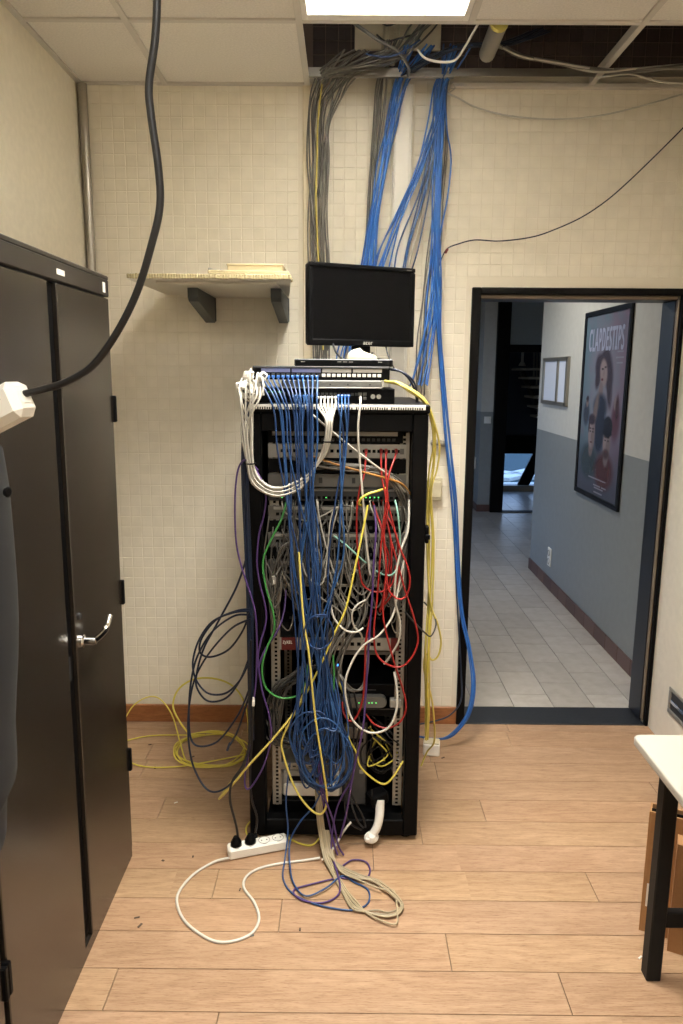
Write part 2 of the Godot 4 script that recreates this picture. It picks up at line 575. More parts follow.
func build_room() -> void:
	# plank floor, boards running across
	var fo := setting("floor")
	part("underlay", S.new().span(Vector3(LEFT - 0.12, -0.1, -WALL), Vector3(RIGHT + 0.12, -0.012, BACK)), M.joint, fo)
	var pw := 0.1476
	var pl := 1.285
	var pm := S.new().box(Vector3(0, -0.006, 0), Vector3(pl - 0.0018, 0.012, pw - 0.0022), 0.0008).mesh()
	rng.seed = 7
	var row := 0
	var z := -WALL + 0.0 
	z = -(1.731 + 0.1476 * 12)
	while z < BACK:
		var x := LEFT - 0.05 - rng.randf() * pl
		while x < RIGHT:
			var x0 := maxf(x, LEFT - 0.01)
			var x1 := minf(x + pl, RIGHT)
			var z1 := z + pw
			var z0 := maxf(z, -WALL)
			if z1 - z0 > 0.02 and x1 - x0 > 0.03:
				if x0 == x and x1 == x + pl and z0 == z:
					piece("plank", pm, M.plank[rng.randi() % 9], Vector3(x + pl * 0.5, 0, z + pw * 0.5), fo)
				else:
					var cut := S.new().box(Vector3(0, -0.006, 0), Vector3(x1 - x0 - 0.0018, 0.012, z1 - z0 - 0.0022), 0.0008).mesh()
					piece("plank", cut, M.plank[rng.randi() % 9], Vector3((x0 + x1) * 0.5, 0, (z0 + z1) * 0.5), fo)
			x += pl
		z += pw
		row += 1
	# tiled wall with the doorway
	var wb := setting("wall_back")
	var T := 0.17
	var core := S.new()
	core.span(Vector3(LEFT - 0.12, -0.1, -WALL - T), Vector3(D0, 3.5, -WALL))
	core.span(Vector3(D0, DH, -WALL - T), Vector3(D1, 3.5, -WALL))
	core.span(Vector3(D1, -0.1, -WALL - T), Vector3(RIGHT + 0.12, 3.5, -WALL))
	part("backing", core, M.grout, wb)
	var g := 0.05
	var face := func(s: S, c: Vector3) -> void:
		var h := 0.0240
		var k := 0.0018
		var e := 0.0012
		var o := [Vector3(-h, -h, 0), Vector3(h, -h, 0), Vector3(h, h, 0), Vector3(-h, h, 0)]
		var i := [Vector3(-h + k, -h + k, e), Vector3(h - k, -h + k, e), Vector3(h - k, h - k, e), Vector3(-h + k, h - k, e)]
		s.quad(c + i[0], c + i[1], c + i[2], c + i[3], Vector3.BACK)
		for q in 4:
			var r := (q + 1) % 4
			s.quad(c + o[q], c + o[r], c + i[r], c + i[q], (o[q] + o[r]).normalized() + Vector3(0, 0, 0.5))
	var one := S.new()
	face.call(one, Vector3.ZERO)
	var tm := one.mesh()
	var rest := [S.new(), S.new(), S.new()]
	var singles := 0
	rng.seed = 12
	var ny := int(floor(CEIL / g))
	for j in range(ny, -1, -1):
		var y := 0.092 + (j + 0.5) * g
		if y + 0.025 > CEIL + 0.06: continue
		for i in 54:
			var x := LEFT + (i + 0.5) * g - 0.01
			if x > RIGHT - 0.02: continue
			if absf(x + 0.172) < 0.022: continue
			if x > D0 - 0.024 and x < D1 + 0.024 and y < DH + 0.024: continue
			var k := rng.randi() % 3
			if singles < 300:
				piece("tile", tm, M.tile[k], Vector3(x, y, -WALL), wb)
				singles += 1
			else:
				face.call(rest[k], Vector3(x, y, -WALL))
	for k in 3:
		part("tile_field", rest[k], M.tile[k], wb).set_meta("kind", "stuff")
	# brown tiles above the false ceiling
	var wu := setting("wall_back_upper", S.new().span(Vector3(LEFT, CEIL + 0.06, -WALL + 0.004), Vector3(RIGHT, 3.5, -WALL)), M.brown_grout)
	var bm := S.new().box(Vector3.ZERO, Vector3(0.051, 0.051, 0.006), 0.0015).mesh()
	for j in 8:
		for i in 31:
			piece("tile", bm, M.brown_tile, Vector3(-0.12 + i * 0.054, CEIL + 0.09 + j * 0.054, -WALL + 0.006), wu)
	# other walls
	setting("wall_left", S.new().span(Vector3(LEFT - 0.12, -0.1, -WALL), Vector3(LEFT, 3.5, BACK)), M.plaster)
	setting("wall_right", S.new().span(Vector3(RIGHT, -0.1, -WALL), Vector3(RIGHT + 0.12, 3.5, BACK)), M.cream)
	setting("wall_front", S.new().span(Vector3(LEFT - 0.12, -0.1, BACK), Vector3(RIGHT + 0.12, 3.5, BACK + 0.12)), M.plaster)
	# trims
	setting("trim_1", S.new().span(Vector3(-0.19, 0.09, -WALL), Vector3(-0.155, CEIL, -WALL + 0.012), 0.003).span(Vector3(-0.158, 0.09, -WALL), Vector3(-0.148, CEIL, -WALL + 0.02), 0.002), M.trim_cream)
	var cp := S.new()
	cp.lathe(Vector3(LEFT + 0.024, 0.0, -WALL + 0.022), Vector3.UP, [[0.0, 0.0], [0.02, 0.0], [0.02, CEIL - 0.005], [0.0, CEIL - 0.005]], 16)
	setting("trim_2", cp, M.alu)
	setting("baseboard_back", S.new().span(Vector3(LEFT, 0, -WALL), Vector3(D0, 0.09, -WALL + 0.014), 0.003), M.base_wood)
	# door frame, lining, threshold
	var df := setting("door_1")
	var f := S.new()
	f.span(Vector3(D0, 0, -WALL - 0.01), Vector3(D0 + 0.04, DH, -WALL + 0.018), 0.003)
	part("frame_jamb", f, M.frame_black, df)
	part("frame_jamb", S.new().span(Vector3(D1 - 0.003, 0, -WALL - 0.01), Vector3(D1 + 0.013, DH, -WALL + 0.018), 0.003), M.frame_black, df)
	part("frame_head", S.new().span(Vector3(D0 + 0.04, DH - 0.03, -WALL - 0.01), Vector3(D1 - 0.003, DH, -WALL + 0.018), 0.003), M.frame_black, df)
	part("stop_strip", S.new().span(Vector3(D0 + 0.04, DH - 0.046, -WALL - 0.03), Vector3(D1 - 0.012, DH - 0.03, -WALL - 0.004), 0.003).span(Vector3(D1 - 0.01, 0.02, -WALL - 0.03), Vector3(D1 - 0.003, DH - 0.046, -WALL - 0.004), 0.003), M.stop_strip, df)
	part("lining", S.new().span(Vector3(D1 - 0.013, 0.01, -WALL - T - 0.005), Vector3(D1, DH - 0.046, -WALL - 0.03), 0.003), M.frame_navy, df)
	part("lining", S.new().span(Vector3(D0, 0.01, -WALL - T - 0.005), Vector3(D0 + 0.045, DH - 0.046, -WALL - 0.012), 0.003), M.frame_navy, df)
	part("lining", S.new().span(Vector3(D0, DH - 0.046, -WALL - T - 0.005), Vector3(D1, DH - 0.03, -WALL - 0.03), 0.003), M.frame_navy, df)
	part("threshold", S.new().span(Vector3(D0, -0.08, -WALL - T - 0.01), Vector3(D1, 0.006, -WALL + 0.01), 0.003), M.slate, df)

func build_ceiling() -> void:
	var ce := setting("ceiling")
	var xs := [LEFT, -0.775, -0.17, 0.43, 1.03, RIGHT]
	var zs := [-WALL, -2.85, -2.25, -1.65, -1.05, -0.45, 0.15, 0.75, 1.35, BACK]
	for j in zs.size() - 1:
		for i in xs.size() - 1:
			if j == 0 and i >= 2: continue                        # panels taken out
			if i == 2 and (j == 1 or j == 2 or j == 5 or j == 7): continue           # lamps
			var x0: float = xs[i]; var x1: float = xs[i + 1]
			var z0: float = zs[j]; var z1: float = zs[j + 1]
			piece("ceiling_panel", S.new().box(Vector3.ZERO, Vector3(x1 - x0 - 0.006, 0.016, z1 - z0 - 0.006), 0.003).mesh(), M.ceiling, Vector3((x0 + x1) * 0.5, CEIL + 0.0125, (z0 + z1) * 0.5), ce)
	for k in range(1, xs.size() - 1):
		var za := -2.85 if k == 3 else -WALL                     # the bar across the open bay is gone
		part("grid_bar", S.new().box(Vector3(xs[k], CEIL, (BACK + za) * 0.5), Vector3(0.024, 0.008, BACK - za), 0.001).box(Vector3(xs[k], CEIL + 0.022, (BACK + za) * 0.5), Vector3(0.003, 0.036, BACK - za)), M.grid, ce)
	for k in range(1, zs.size() - 1):
		if k == 2:
			for q in [[LEFT, -0.17], [0.43, RIGHT]]: part("grid_bar", S.new().span(Vector3(q[0], CEIL - 0.003, zs[k] - 0.012), Vector3(q[1], CEIL + 0.005, zs[k] + 0.012), 0.001), M.grid, ce)
			continue
		part("grid_bar", S.new().box(Vector3((LEFT + RIGHT) * 0.5, CEIL + 0.0008, zs[k]), Vector3(RIGHT - LEFT, 0.008, 0.024), 0.001).box(Vector3((LEFT + RIGHT) * 0.5, CEIL + 0.022, zs[k]), Vector3(RIGHT - LEFT, 0.036, 0.003)), M.grid, ce)
	part("edge_angle", S.new().span(Vector3(LEFT, CEIL - 0.004, -WALL + 0.002), Vector3(-0.18, CEIL + 0.004, -WALL + 0.024)), M.grid, ce)
	part("edge_angle", S.new().span(Vector3(LEFT, CEIL - 0.004, -WALL), Vector3(LEFT + 0.022, CEIL + 0.004, BACK)), M.grid, ce)
	# across the open bays: the loose edge rail with the cables passing behind it, and its fixed end
	part("edge_rail", S.new().span(Vector3(-0.16, CEIL - 0.004, -WALL + 0.092), Vector3(0.44, CEIL + 0.003, -WALL + 0.112), 0.001).span(Vector3(-0.16, CEIL, -WALL + 0.11), Vector3(1.5, CEIL + 0.03, -WALL + 0.113)), M.alu, ce)
	part("edge_angle", S.new().span(Vector3(0.44, CEIL - 0.012, -WALL + 0.002), Vector3(RIGHT, CEIL + 0.006, -WALL + 0.03), 0.002), M.grid, ce)
	var deck := S.new().span(Vector3(LEFT - 0.12, 3.5, -WALL - 0.17), Vector3(RIGHT + 0.12, 3.62, BACK + 0.12))
	setting("ceiling_slab", deck, M.concrete)

# ---------------------------------------------------------------- the corridor behind the doorway
const CW := 1.67
const CH := 2.75

func two_tone(called: String, a: Vector3, b: Vector3, split := 1.25) -> Node3D:
	var w := setting(called)
	part("lower_paint", S.new().span(Vector3(a.x, a.y, a.z), Vector3(b.x, split, b.z)), M.wall_low, w)
	part("upper_paint", S.new().span(Vector3(a.x, split, a.z), Vector3(b.x, b.y, b.z)), M.wall_up, w)
	return w

func build_corridor() -> void:
	var Z0 := -WALL - 0.18
	var fo := setting("floor_corridor")
	part("bed", S.new().span(Vector3(-1.5, -0.1, -11.0), Vector3(4.2, -0.004, Z0)), M.joint, fo)
	var tw := 0.2105
	var td := 0.305
	var tm := S.new().box(Vector3(0, -0.004, 0), Vector3(tw - 0.004, 0.008, td - 0.004), 0.0012).mesh()
	rng.seed = 31
	var far := [S.new(), S.new(), S.new(), S.new()]
	var i0 := -11
	for i in range(i0, 16):
		var x := 0.902 + (i + 0.5) * tw
		var off := 0.0 if posmod(i, 2) == 0 else td * 0.5
		for j in range(-1, 25):
			var za := minf(-3.787 + td - off - j * td, Z0)
			var zb := maxf(-3.787 - off - j * td, -10.97)
			if za - zb < 0.02: continue
			if x > CW + 0.1 and za > -6.3: continue
			if x > 4.0: continue
			var k := rng.randi() % 4
			var c := Vector3(x, 0, (za + zb) * 0.5)
			if x > 0.4 and x < CW + 0.11 and za > -8.0:
				var full := absf(za - zb - td) < 0.001
				piece("tile", tm if full else S.new().box(Vector3(0, -0.004, 0), Vector3(tw - 0.004, 0.008, za - zb - 0.004), 0.0012).mesh(), M.floor_tile[k], c, fo)
			else:
				far[k].box(c + Vector3(0, -0.004, 0), Vector3(tw - 0.004, 0.008, za - zb - 0.004))
	for k in 4: part("tile_field", far[k], M.floor_tile[k], fo).set_meta("kind", "stuff")
	# right wall with the poster, its end, and the skirting tiles
	var wr := two_tone("wall_corridor_right", Vector3(CW, 0, -6.45), Vector3(CW + 0.14, CH, Z0 + 0.01))
	var z := Z0
	var k := 0
	while z > -6.44:
		var z1 := maxf(z - 0.21, -6.45)
		piece("skirting_tile", S.new().box(Vector3.ZERO, Vector3(0.012, 0.096, z - z1 - 0.003), 0.002).mesh(), M.brown_base[k % 3], Vector3(CW - 0.006, 0.049, (z + z1) * 0.5), wr)
		z = z1; k += 1
	# end pier beyond the opening, with the switch
	var wp := two_tone("wall_corridor_pier", Vector3(1.68, 0, -10.3), Vector3(1.86, CH, -9.2))
	for j in 1: piece("skirting_tile", S.new().box(Vector3.ZERO, Vector3(0.19, 0.09, 0.012), 0.002).mesh(), M.brown_base[0], Vector3(1.768, 0.045, -9.194), wp)
	for j in 5: piece("skirting_tile", S.new().box(Vector3.ZERO, Vector3(0.012, 0.09, 0.208), 0.002).mesh(), M.brown_base[j % 3], Vector3(1.674, 0.045, -9.3 - j * 0.21), wp)
	# left wall of the corridor with a real window that lets the daylight in
	var wl := setting("wall_corridor_left")
	var X := -0.55
	var ls := S.new()
	ls.span(Vector3(X - 0.14, 0, -5.6), Vector3(X, CH, Z0))
	ls.span(Vector3(X - 0.14, 0, -8.6), Vector3(X, 0.35, -5.6))
	ls.span(Vector3(X - 0.14, 2.5, -8.6), Vector3(X, CH, -5.6))
	ls.span(Vector3(X - 0.14, 0, -11.0), Vector3(X, CH, -8.6))
	part("masonry", ls, M.wall_up, wl)
	var wn := setting("window_1")
	var fr := S.new()
	for zz in [-5.625, -6.6, -7.6, -8.575]: fr.span(Vector3(X - 0.1, 0.35, zz - 0.025), Vector3(X - 0.04, 2.5, zz + 0.025))
	for yy in [0.375, 2.475]: fr.span(Vector3(X - 0.1, yy - 0.025, -8.6), Vector3(X - 0.04, yy + 0.025, -5.6))
	part("window_frame", fr, M.frame_black, wn)
	for q in 3: part("pane", S.new().span(Vector3(X - 0.073, 0.4, -5.65 - q * 0.985), Vector3(X - 0.067, 2.45, -6.575 - q * 0.985)), M.glass, wn)
	setting("wall_corridor_end", S.new().span(Vector3(X - 0.14, 0, -11.1), Vector3(1.68, CH, -10.95)), M.wall_up)
	setting("ceiling_corridor", S.new().span(Vector3(X - 0.14, CH, -11.1), Vector3(4.3, CH + 0.12, Z0 + 0.01)), M.wall_up)
	setting("wall_hall_right", S.new().span(Vector3(4.2, 0, -11.1), Vector3(4.3, CH, -6.3)), M.wall_up)
	setting("wall_hall_near", S.new().span(Vector3(CW + 0.14, 0, -6.45), Vector3(4.3, CH, -6.3)), M.wall_up)
	# black portal on the far side of the crossing
	var pd := setting("door_2")
	part("frame_jamb", S.new().span(Vector3(1.83, 0, -9.25), Vector3(1.985, CH, -9.13), 0.003), M.frame_black, pd)
	part("frame_head", S.new().span(Vector3(1.985, 1.97, -9.25), Vector3(4.2, 2.06, -9.15), 0.003), M.frame_black, pd)
	part("threshold", S.new().span(Vector3(1.985, -0.004, -9.25), Vector3(4.2, 0.012, -9.15)), M.frame_black, pd)
	part("upper_pane", S.new().span(Vector3(1.985, 2.06, -9.203), Vector3(4.2, CH, -9.197)), M.glass, pd)
	# glazed front of the stair hall
	var wf := setting("wall_hall_far")
	part("sill", S.new().span(Vector3(1.68, 0, -11.05), Vector3(4.2, 0.085, -10.85)), M.light_grey, wf)
	part("rail", S.new().span(Vector3(1.68, 0.56, -11.0), Vector3(4.2, 0.82, -10.85)), M.black, wf)
	part("panel", S.new().span(Vector3(1.68, 0.82, -11.0), Vector3(4.2, 2.1, -10.9)), M.navy[1], wf)
	part("upper_wall", S.new().span(Vector3(1.68, 2.1, -11.0), Vector3(4.2, CH, -10.9)), M.wall_up, wf)
	var w2 := setting("window_2")
	part("pane", S.new().span(Vector3(1.68, 0.085, -10.95), Vector3(4.2, 0.56, -10.944)), M.glass, w2)
	part("window_frame", S.new().span(Vector3(1.68, 0.085, -10.97), Vector3(2.0, 0.56, -10.92)).box(Vector3(2.77, 0.32, -10.93), Vector3(0.16, 0.62, 0.03), 0.0, Basis(Vector3.BACK, -0.42)), M.frame_black, w2)
	# yard outside the low window
	setting("ground_outside", S.new().span(Vector3(-9, -0.4, -40), Vector3(16, -0.3, -11.1)), textured(noise_image(128, 128, 0.12, 0.12, rgb(30, 52, 60), rgb(84, 110, 106), 77), Vector3(0.8, 0.8, 0.8), 0.9, Color.WHITE, Vector3.ZERO, true))

func build_corridor_things() -> void:
	# kerb stones of the yard
	var kb := thing("kerb_stone", "pale kerb stones crossing the yard seen through the low far window", "kerb", Vector3(3.0, -0.3, -14.5))
	part("stone", S.new().box(Vector3(2.75, -0.26, -14.9), Vector3(2.4, 0.08, 0.5), 0.01, Basis(Vector3.UP, -0.5)), M.white, kb)
	part("stone", S.new().box(Vector3(3.45, -0.26, -14.6), Vector3(1.6, 0.08, 0.4), 0.01, Basis(Vector3.UP, 0.9)), M.white, kb)
	part("stone", S.new().box(Vector3(3.0, -0.26, -13.2), Vector3(2.0, 0.08, 0.16), 0.01, Basis(Vector3.UP, 0.05)), M.white, kb)
	# stairs in the dark hall
	var st := thing("staircase", "open staircase with pale treads in the dark hall beyond", "stairs", Vector3(2.9, 0, -10.3))
	for q in [[518, 531, 368], [525, 537, 377], [528, 540, 386], [531, 543, 396], [534, 546, 406], [537, 549, 416]]:
		var a := at(q[0], q[2], 10.35)
		var b := at(q[1], q[2], 10.35)
		part("tread", S.new().span(Vector3(a.x, a.y - 0.03, -10.75), Vector3(b.x + 0.12, a.y, -10.2), 0.004), M.light_grey, st)
	var top := at(523, 364, 10.35)
	var bot := at(556, 430, 10.35)
	part("stringer", S.new().tube(PackedVector3Array([top + Vector3(0.06, -0.1, -0.3), bot + Vector3(0, -0.1, -0.3), Vector3(bot.x + 0.6, 0.0, -10.65)]), 0.04, 6), M.dark_grey, st)
	for q in [[534, 352, 378], [537, 352, 388], [540, 352, 398]]:
		part("baluster", S.new().tube(PackedVector3Array([at(q[0], q[1], 10.25), at(q[0] - 0.3, q[2], 10.25)]), 0.012, 6), M.grey, st)
	part("newel", S.new().lathe(at(522, 366, 10.25), Vector3.UP, [[0.05, 0], [0.04, 0.03], [0.018, 0.06], [0.018, 0.22], [0.0, 0.22]], 10), M.light_grey, st)
	# poster in its frame
	var z0 := -5.27; var z1 := -4.42; var y0 := 0.895; var y1 := 2.13
	var pf := thing("framed_poster", "tall framed film poster with painted faces on grey corridor wall", "poster", Vector3(CW, y0, (z0 + z1) * 0.5))
	part("backboard", S.new().span(Vector3(CW - 0.008, y0, z0), Vector3(CW, y1, z1), 0.002), M.black, pf)
	var fw := 0.034
	var f := S.new()
	f.span(Vector3(CW - 0.018, y0, z0), Vector3(CW - 0.006, y0 + fw, z1), 0.003).span(Vector3(CW - 0.018, y1 - fw, z0), Vector3(CW - 0.006, y1, z1), 0.003)
	f.span(Vector3(CW - 0.018, y0 + fw, z0), Vector3(CW - 0.006, y1 - fw, z0 + fw), 0.003).span(Vector3(CW - 0.018, y0 + fw, z1 - fw), Vector3(CW - 0.006, y1 - fw, z1), 0.003)
	part("frame", f, mat(rgb(22, 26, 34), 0.25), pf)
	var sheet := S.new()
	var X := CW - 0.0085
	sheet.tri(Vector3(X, y0 + fw, z0 + fw), Vector3(X, y0 + fw, z1 - fw), Vector3(X, y1 - fw, z1 - fw), Vector3.LEFT, Vector3.LEFT, Vector3.LEFT, Vector2(0, 1), Vector2(1, 1), Vector2(1, 0))
	sheet.tri(Vector3(X, y0 + fw, z0 + fw), Vector3(X, y1 - fw, z1 - fw), Vector3(X, y1 - fw, z0 + fw), Vector3.LEFT, Vector3.LEFT, Vector3.LEFT, Vector2(0, 1), Vector2(1, 0), Vector2(0, 0))
	var pm := mat(Color.WHITE, 0.25)
	pm.albedo_texture = poster_image()
	var sh := part("print", sheet, pm, pf)
	lettering("CLAPDESTIPS", 0.105, Vector3(X - 0.001, 1.935, (z0 + z1) * 0.5), Basis(Vector3.UP, -PI / 2).scaled(Vector3(1, 1.9, 1)), mat(rgb(150, 156, 182), 0.5), sh, 0.64)
	# notice holder with two sheets
	var nz0 := -6.29; var nz1 := -5.6; var ny0 := 1.475; var ny1 := 1.845
	var nh := thing("notice_frame", "silver notice holder with two white sheets on corridor wall", "notice board", Vector3(CW, ny0, (nz0 + nz1) * 0.5))
	var zm := -5.86
	part("backboard", S.new().span(Vector3(CW - 0.012, ny0, nz0), Vector3(CW, ny1, nz1), 0.002), M.light_grey, nh)
	var nf := S.new()
	for zz in [nz0 + 0.02, zm, nz1 - 0.02]: nf.span(Vector3(CW - 0.024, ny0, zz - 0.02), Vector3(CW - 0.011, ny1, zz + 0.02), 0.003)
	for yy in [ny0 + 0.015, ny1 - 0.015]: nf.span(Vector3(CW - 0.024, yy - 0.015, nz0), Vector3(CW - 0.011, yy + 0.015, nz1), 0.003)
	part("frame", nf, M.alu, nh)
	part("sheet", S.new().span(Vector3(CW - 0.0135, ny0 + 0.03, nz0 + 0.04), Vector3(CW - 0.012, ny1 - 0.03, zm - 0.02)), M.paper, nh)
	part("sheet", S.new().span(Vector3(CW - 0.0135, ny0 + 0.03, zm + 0.02), Vector3(CW - 0.012, ny1 - 0.03, nz1 - 0.04)), M.paper, nh)
	# socket low on the corridor wall and the switch on the pier
	var o := side(550, 557, CW)
	var sk := thing("wall_socket", "white wall socket low on the grey corridor wall below the notices", "socket", Vector3(CW, o.y - 0.06, o.z))
	part("plate", S.new().box(Vector3(CW - 0.005, o.y, o.z), Vector3(0.01, 0.15, 0.085), 0.003), M.white, sk)
	for s in [-1, 1]: part("outlet", S.new().lathe(Vector3(CW - 0.0105, o.y + s * 0.034, o.z), Vector3.LEFT, [[0.027, 0], [0.026, 0.004], [0.022, 0.004], [0.021, -0.002], [0, -0.002]], 14), M.light_grey, sk)
	var w := at(487.5, 420, 9.2)
	var sw := thing("light_switch", "square white light switch on the far grey pier", "switch", Vector3(w.x, w.y - 0.04, -9.2))
	part("plate", S.new().box(Vector3(w.x, w.y, -9.195), Vector3(0.085, 0.085, 0.01), 0.003), M.white, sw)
	part("rocker", S.new().box(Vector3(w.x, w.y, -9.188), Vector3(0.055, 0.055, 0.01), 0.003, Basis(Vector3.RIGHT, 0.08)), M.white, sw)
	var h := at(472, 460, 9.5)
	var hr := thing("handrail_end", "white rail end on the far wall left of the switch", "rail", Vector3(1.66, h.y, -9.6))
	part("rail", S.new().box(Vector3(1.655, h.y + 0.03, -9.62), Vector3(0.04, 0.05, 0.5), 0.01).box(Vector3(1.655, h.y - 0.04, -9.4), Vector3(0.04, 0.12, 0.05), 0.01), M.white, hr)

func lettering(text: String, size: float, where: Vector3, b: Basis, m: Material, parent: Node, width := 0.0) -> void:
	var tm := TextMesh.new()
	var font := SystemFont.new()
	font.font_names = PackedStringArray(["Droid Sans"])
	font.font_weight = 700
	tm.font = font
	tm.text = text
	tm.font_size = 64
	tm.pixel_size = size / 64.0
	tm.depth = 0.001
	tm.curve_step = 1.0
	var o := MeshInstance3D.new()
	o.name = "lettering"
	o.mesh = tm
	o.material_override = m
	if width > 0.0:
		var w := tm.get_aabb().size.x
		if w > 0.001: b = b * Basis.from_scale(Vector3(width / w, 1, 1))
	parent.add_child(o, true)
	o.transform = Transform3D(b, where - origin_of(parent))

func blob(img: Image, cx: float, cy: float, rx: float, ry: float, c: Color, soft := 0.25, turn := 0.0) -> void:
	var w := img.get_width()
	var h := img.get_height()
	var R := maxf(rx, ry) * (1.0 + soft)
	for y in range(maxi(0, int((cy - R * w / h * 1.0) * h) - 2), mini(h, int((cy + R * w / h) * h) + 2)):
		for x in range(maxi(0, int((cx - R) * w) - 2), mini(w, int((cx + R) * w) + 2)):
			var p := Vector2(float(x) / w - cx, (float(y) / h - cy) * h / w).rotated(turn)
			var d := Vector2(p.x / rx, p.y / ry).length()
			var a := 1.0 - smoothstep(1.0 - soft, 1.0 + soft, d)
			if a > 0.0: img.set_pixel(x, y, img.get_pixel(x, y).lerp(c, a * c.a))

func poster_image() -> ImageTexture:
	var w := 240
	var h := 360
	var img := Image.create(w, h, false, Image.FORMAT_RGB8)
	var f := FastNoiseLite.new()
	f.seed = 9; f.frequency = 0.012
	for y in h:
		for x in w:
			var t := clampf(float(x) / w + f.get_noise_2d(x, y) * 0.7, 0, 1)
			var v := smoothstep(0.6, 1.0, float(y) / h)
			img.set_pixel(x, y, rgb(122, 158, 178).lerp(rgb(168, 138, 166), t).lerp(rgb(104, 108, 130), v))
	var skin := rgb(198, 168, 166)
	var hair := rgb(92, 80, 100)
	# pale glow painted round the woman, her loose hair, face turned up, dark dress
	blob(img, 0.52, 0.42, 0.36, 0.5, Color(0.72, 0.72, 0.8, 0.55), 0.6)
	for q in [[0.60, 0.30, 0.10, 0.17, 0.5], [0.66, 0.40, 0.06, 0.15, 0.25], [0.38, 0.28, 0.09, 0.10, 0.0], [0.37, 0.34, 0.06, 0.10, -0.3], [0.50, 0.24, 0.12, 0.07, 0.3]]:
		blob(img, q[0], q[1], q[2], q[3], hair, 0.35, q[4])
	blob(img, 0.50, 0.315, 0.085, 0.115, skin, 0.25, 0.4)
	blob(img, 0.46, 0.41, 0.05, 0.07, skin.darkened(0.12), 0.3, 0.2)
	for q in [[0.535, 0.285], [0.47, 0.295]]: blob(img, q[0], q[1], 0.024, 0.007, rgb(70, 56, 70), 0.5)
	blob(img, 0.505, 0.315, 0.012, 0.03, skin.darkened(0.12), 0.6); blob(img, 0.475, 0.352, 0.026, 0.01, rgb(142, 78, 90), 0.5)
	blob(img, 0.47, 0.50, 0.16, 0.10, rgb(74, 84, 112), 0.35)
	blob(img, 0.49, 0.62, 0.13, 0.22, rgb(66, 78, 108), 0.35)
	blob(img, 0.36, 0.53, 0.05, 0.16, skin.darkened(0.2), 0.4, -0.3)
	# small figures to either side
	blob(img, 0.13, 0.55, 0.075, 0.10, rgb(82, 94, 120), 0.4); blob(img, 0.14, 0.485, 0.032, 0.042, skin.darkened(0.15), 0.35); blob(img, 0.14, 0.465, 0.034, 0.025, hair, 0.4)
	blob(img, 0.84, 0.57, 0.09, 0.15, rgb(138, 86, 108), 0.45); blob(img, 0.82, 0.475, 0.038, 0.055, skin.darkened(0.1), 0.35); blob(img, 0.86, 0.50, 0.035, 0.10, rgb(112, 72, 86), 0.45)
	# two men below, the right one with a dark cap and a beard
	for q in [[0.30, 0.66, 0.0], [0.68, 0.69, 1.0]]:
		var x: float = q[0]
		var y: float = q[1]
		var cap: bool = q[2] > 0.5
		blob(img, x - 0.03, y + 0.16, 0.21, 0.15, rgb(126, 74, 82) if cap else rgb(80, 100, 112), 0.3)
		blob(img, x, y + 0.085, 0.055, 0.07, skin.darkened(0.18), 0.3)
		blob(img, x, y, 0.082, 0.125, skin, 0.18)
		blob(img, x + 0.045, y + 0.01, 0.04, 0.10, skin.darkened(0.14), 0.5)
		for e in [-0.034, 0.034]:
			blob(img, x + e, y - 0.012, 0.016, 0.006, rgb(60, 50, 62), 0.5); blob(img, x + e, y - 0.03, 0.024, 0.005, hair.darkened(0.2), 0.5)
		blob(img, x, y + 0.015, 0.011, 0.03, skin.darkened(0.16), 0.6)
		if cap:
			blob(img, x, y + 0.062, 0.07, 0.04, rgb(112, 88, 92), 0.45)
			blob(img, x, y - 0.085, 0.105, 0.085, rgb(54, 58, 78), 0.18); blob(img, x, y - 0.05, 0.10, 0.02, rgb(46, 50, 68), 0.3)
		else:
			blob(img, x - 0.01, y - 0.082, 0.085, 0.045, hair, 0.25); blob(img, x - 0.075, y - 0.04, 0.016, 0.05, hair, 0.3)
		blob(img, x, y + 0.048, 0.028, 0.007, rgb(140, 92, 96), 0.5)
	# lines of small print
	for q in [[0.78, 0.205, 0.13], [0.76, 0.235, 0.16], [0.78, 0.262, 0.12], [0.3, 0.905, 0.42], [0.44, 0.94, 0.16], [0.64, 0.94, 0.1], [0.46, 0.955, 0.22], [0.46, 0.98, 0.2]]:
		var x := int(q[0] * w)
		while x < int((q[0] + q[2]) * w):
			var run := 2 + (x * 7) % 4
			img.fill_rect(Rect2i(x, int(q[1] * h), run, 3), rgb(190, 188, 206))
			x += run + 1
	for k in 7:
		for s in 26: img.set_pixel(int((0.68 + k * 0.012) * w + s * 0.45), int(0.46 * h - s * 1.4 + k * 3), rgb(186, 170, 190))
	# the ink is greyish and faded
	for y in h:
		for x in w:
			var c := img.get_pixel(x, y)
			var g := c.get_luminance()
			img.set_pixel(x, y, c.lerp(Color(g * 0.96, g, g * 1.1), 0.3) * 0.78)
	img.generate_mipmaps()
	return ImageTexture.create_from_image(img)

# ---------------------------------------------------------------- steel cabinets
func build_cabinets() -> void:
	cabinet(-2.39, -1.43, "dark brown steel two-door cabinet with chrome lever handle, next to tiled wall")
	cabinet(-1.42, -0.46, "dark brown steel two-door cabinet behind the hanging jacket, mostly out of view")

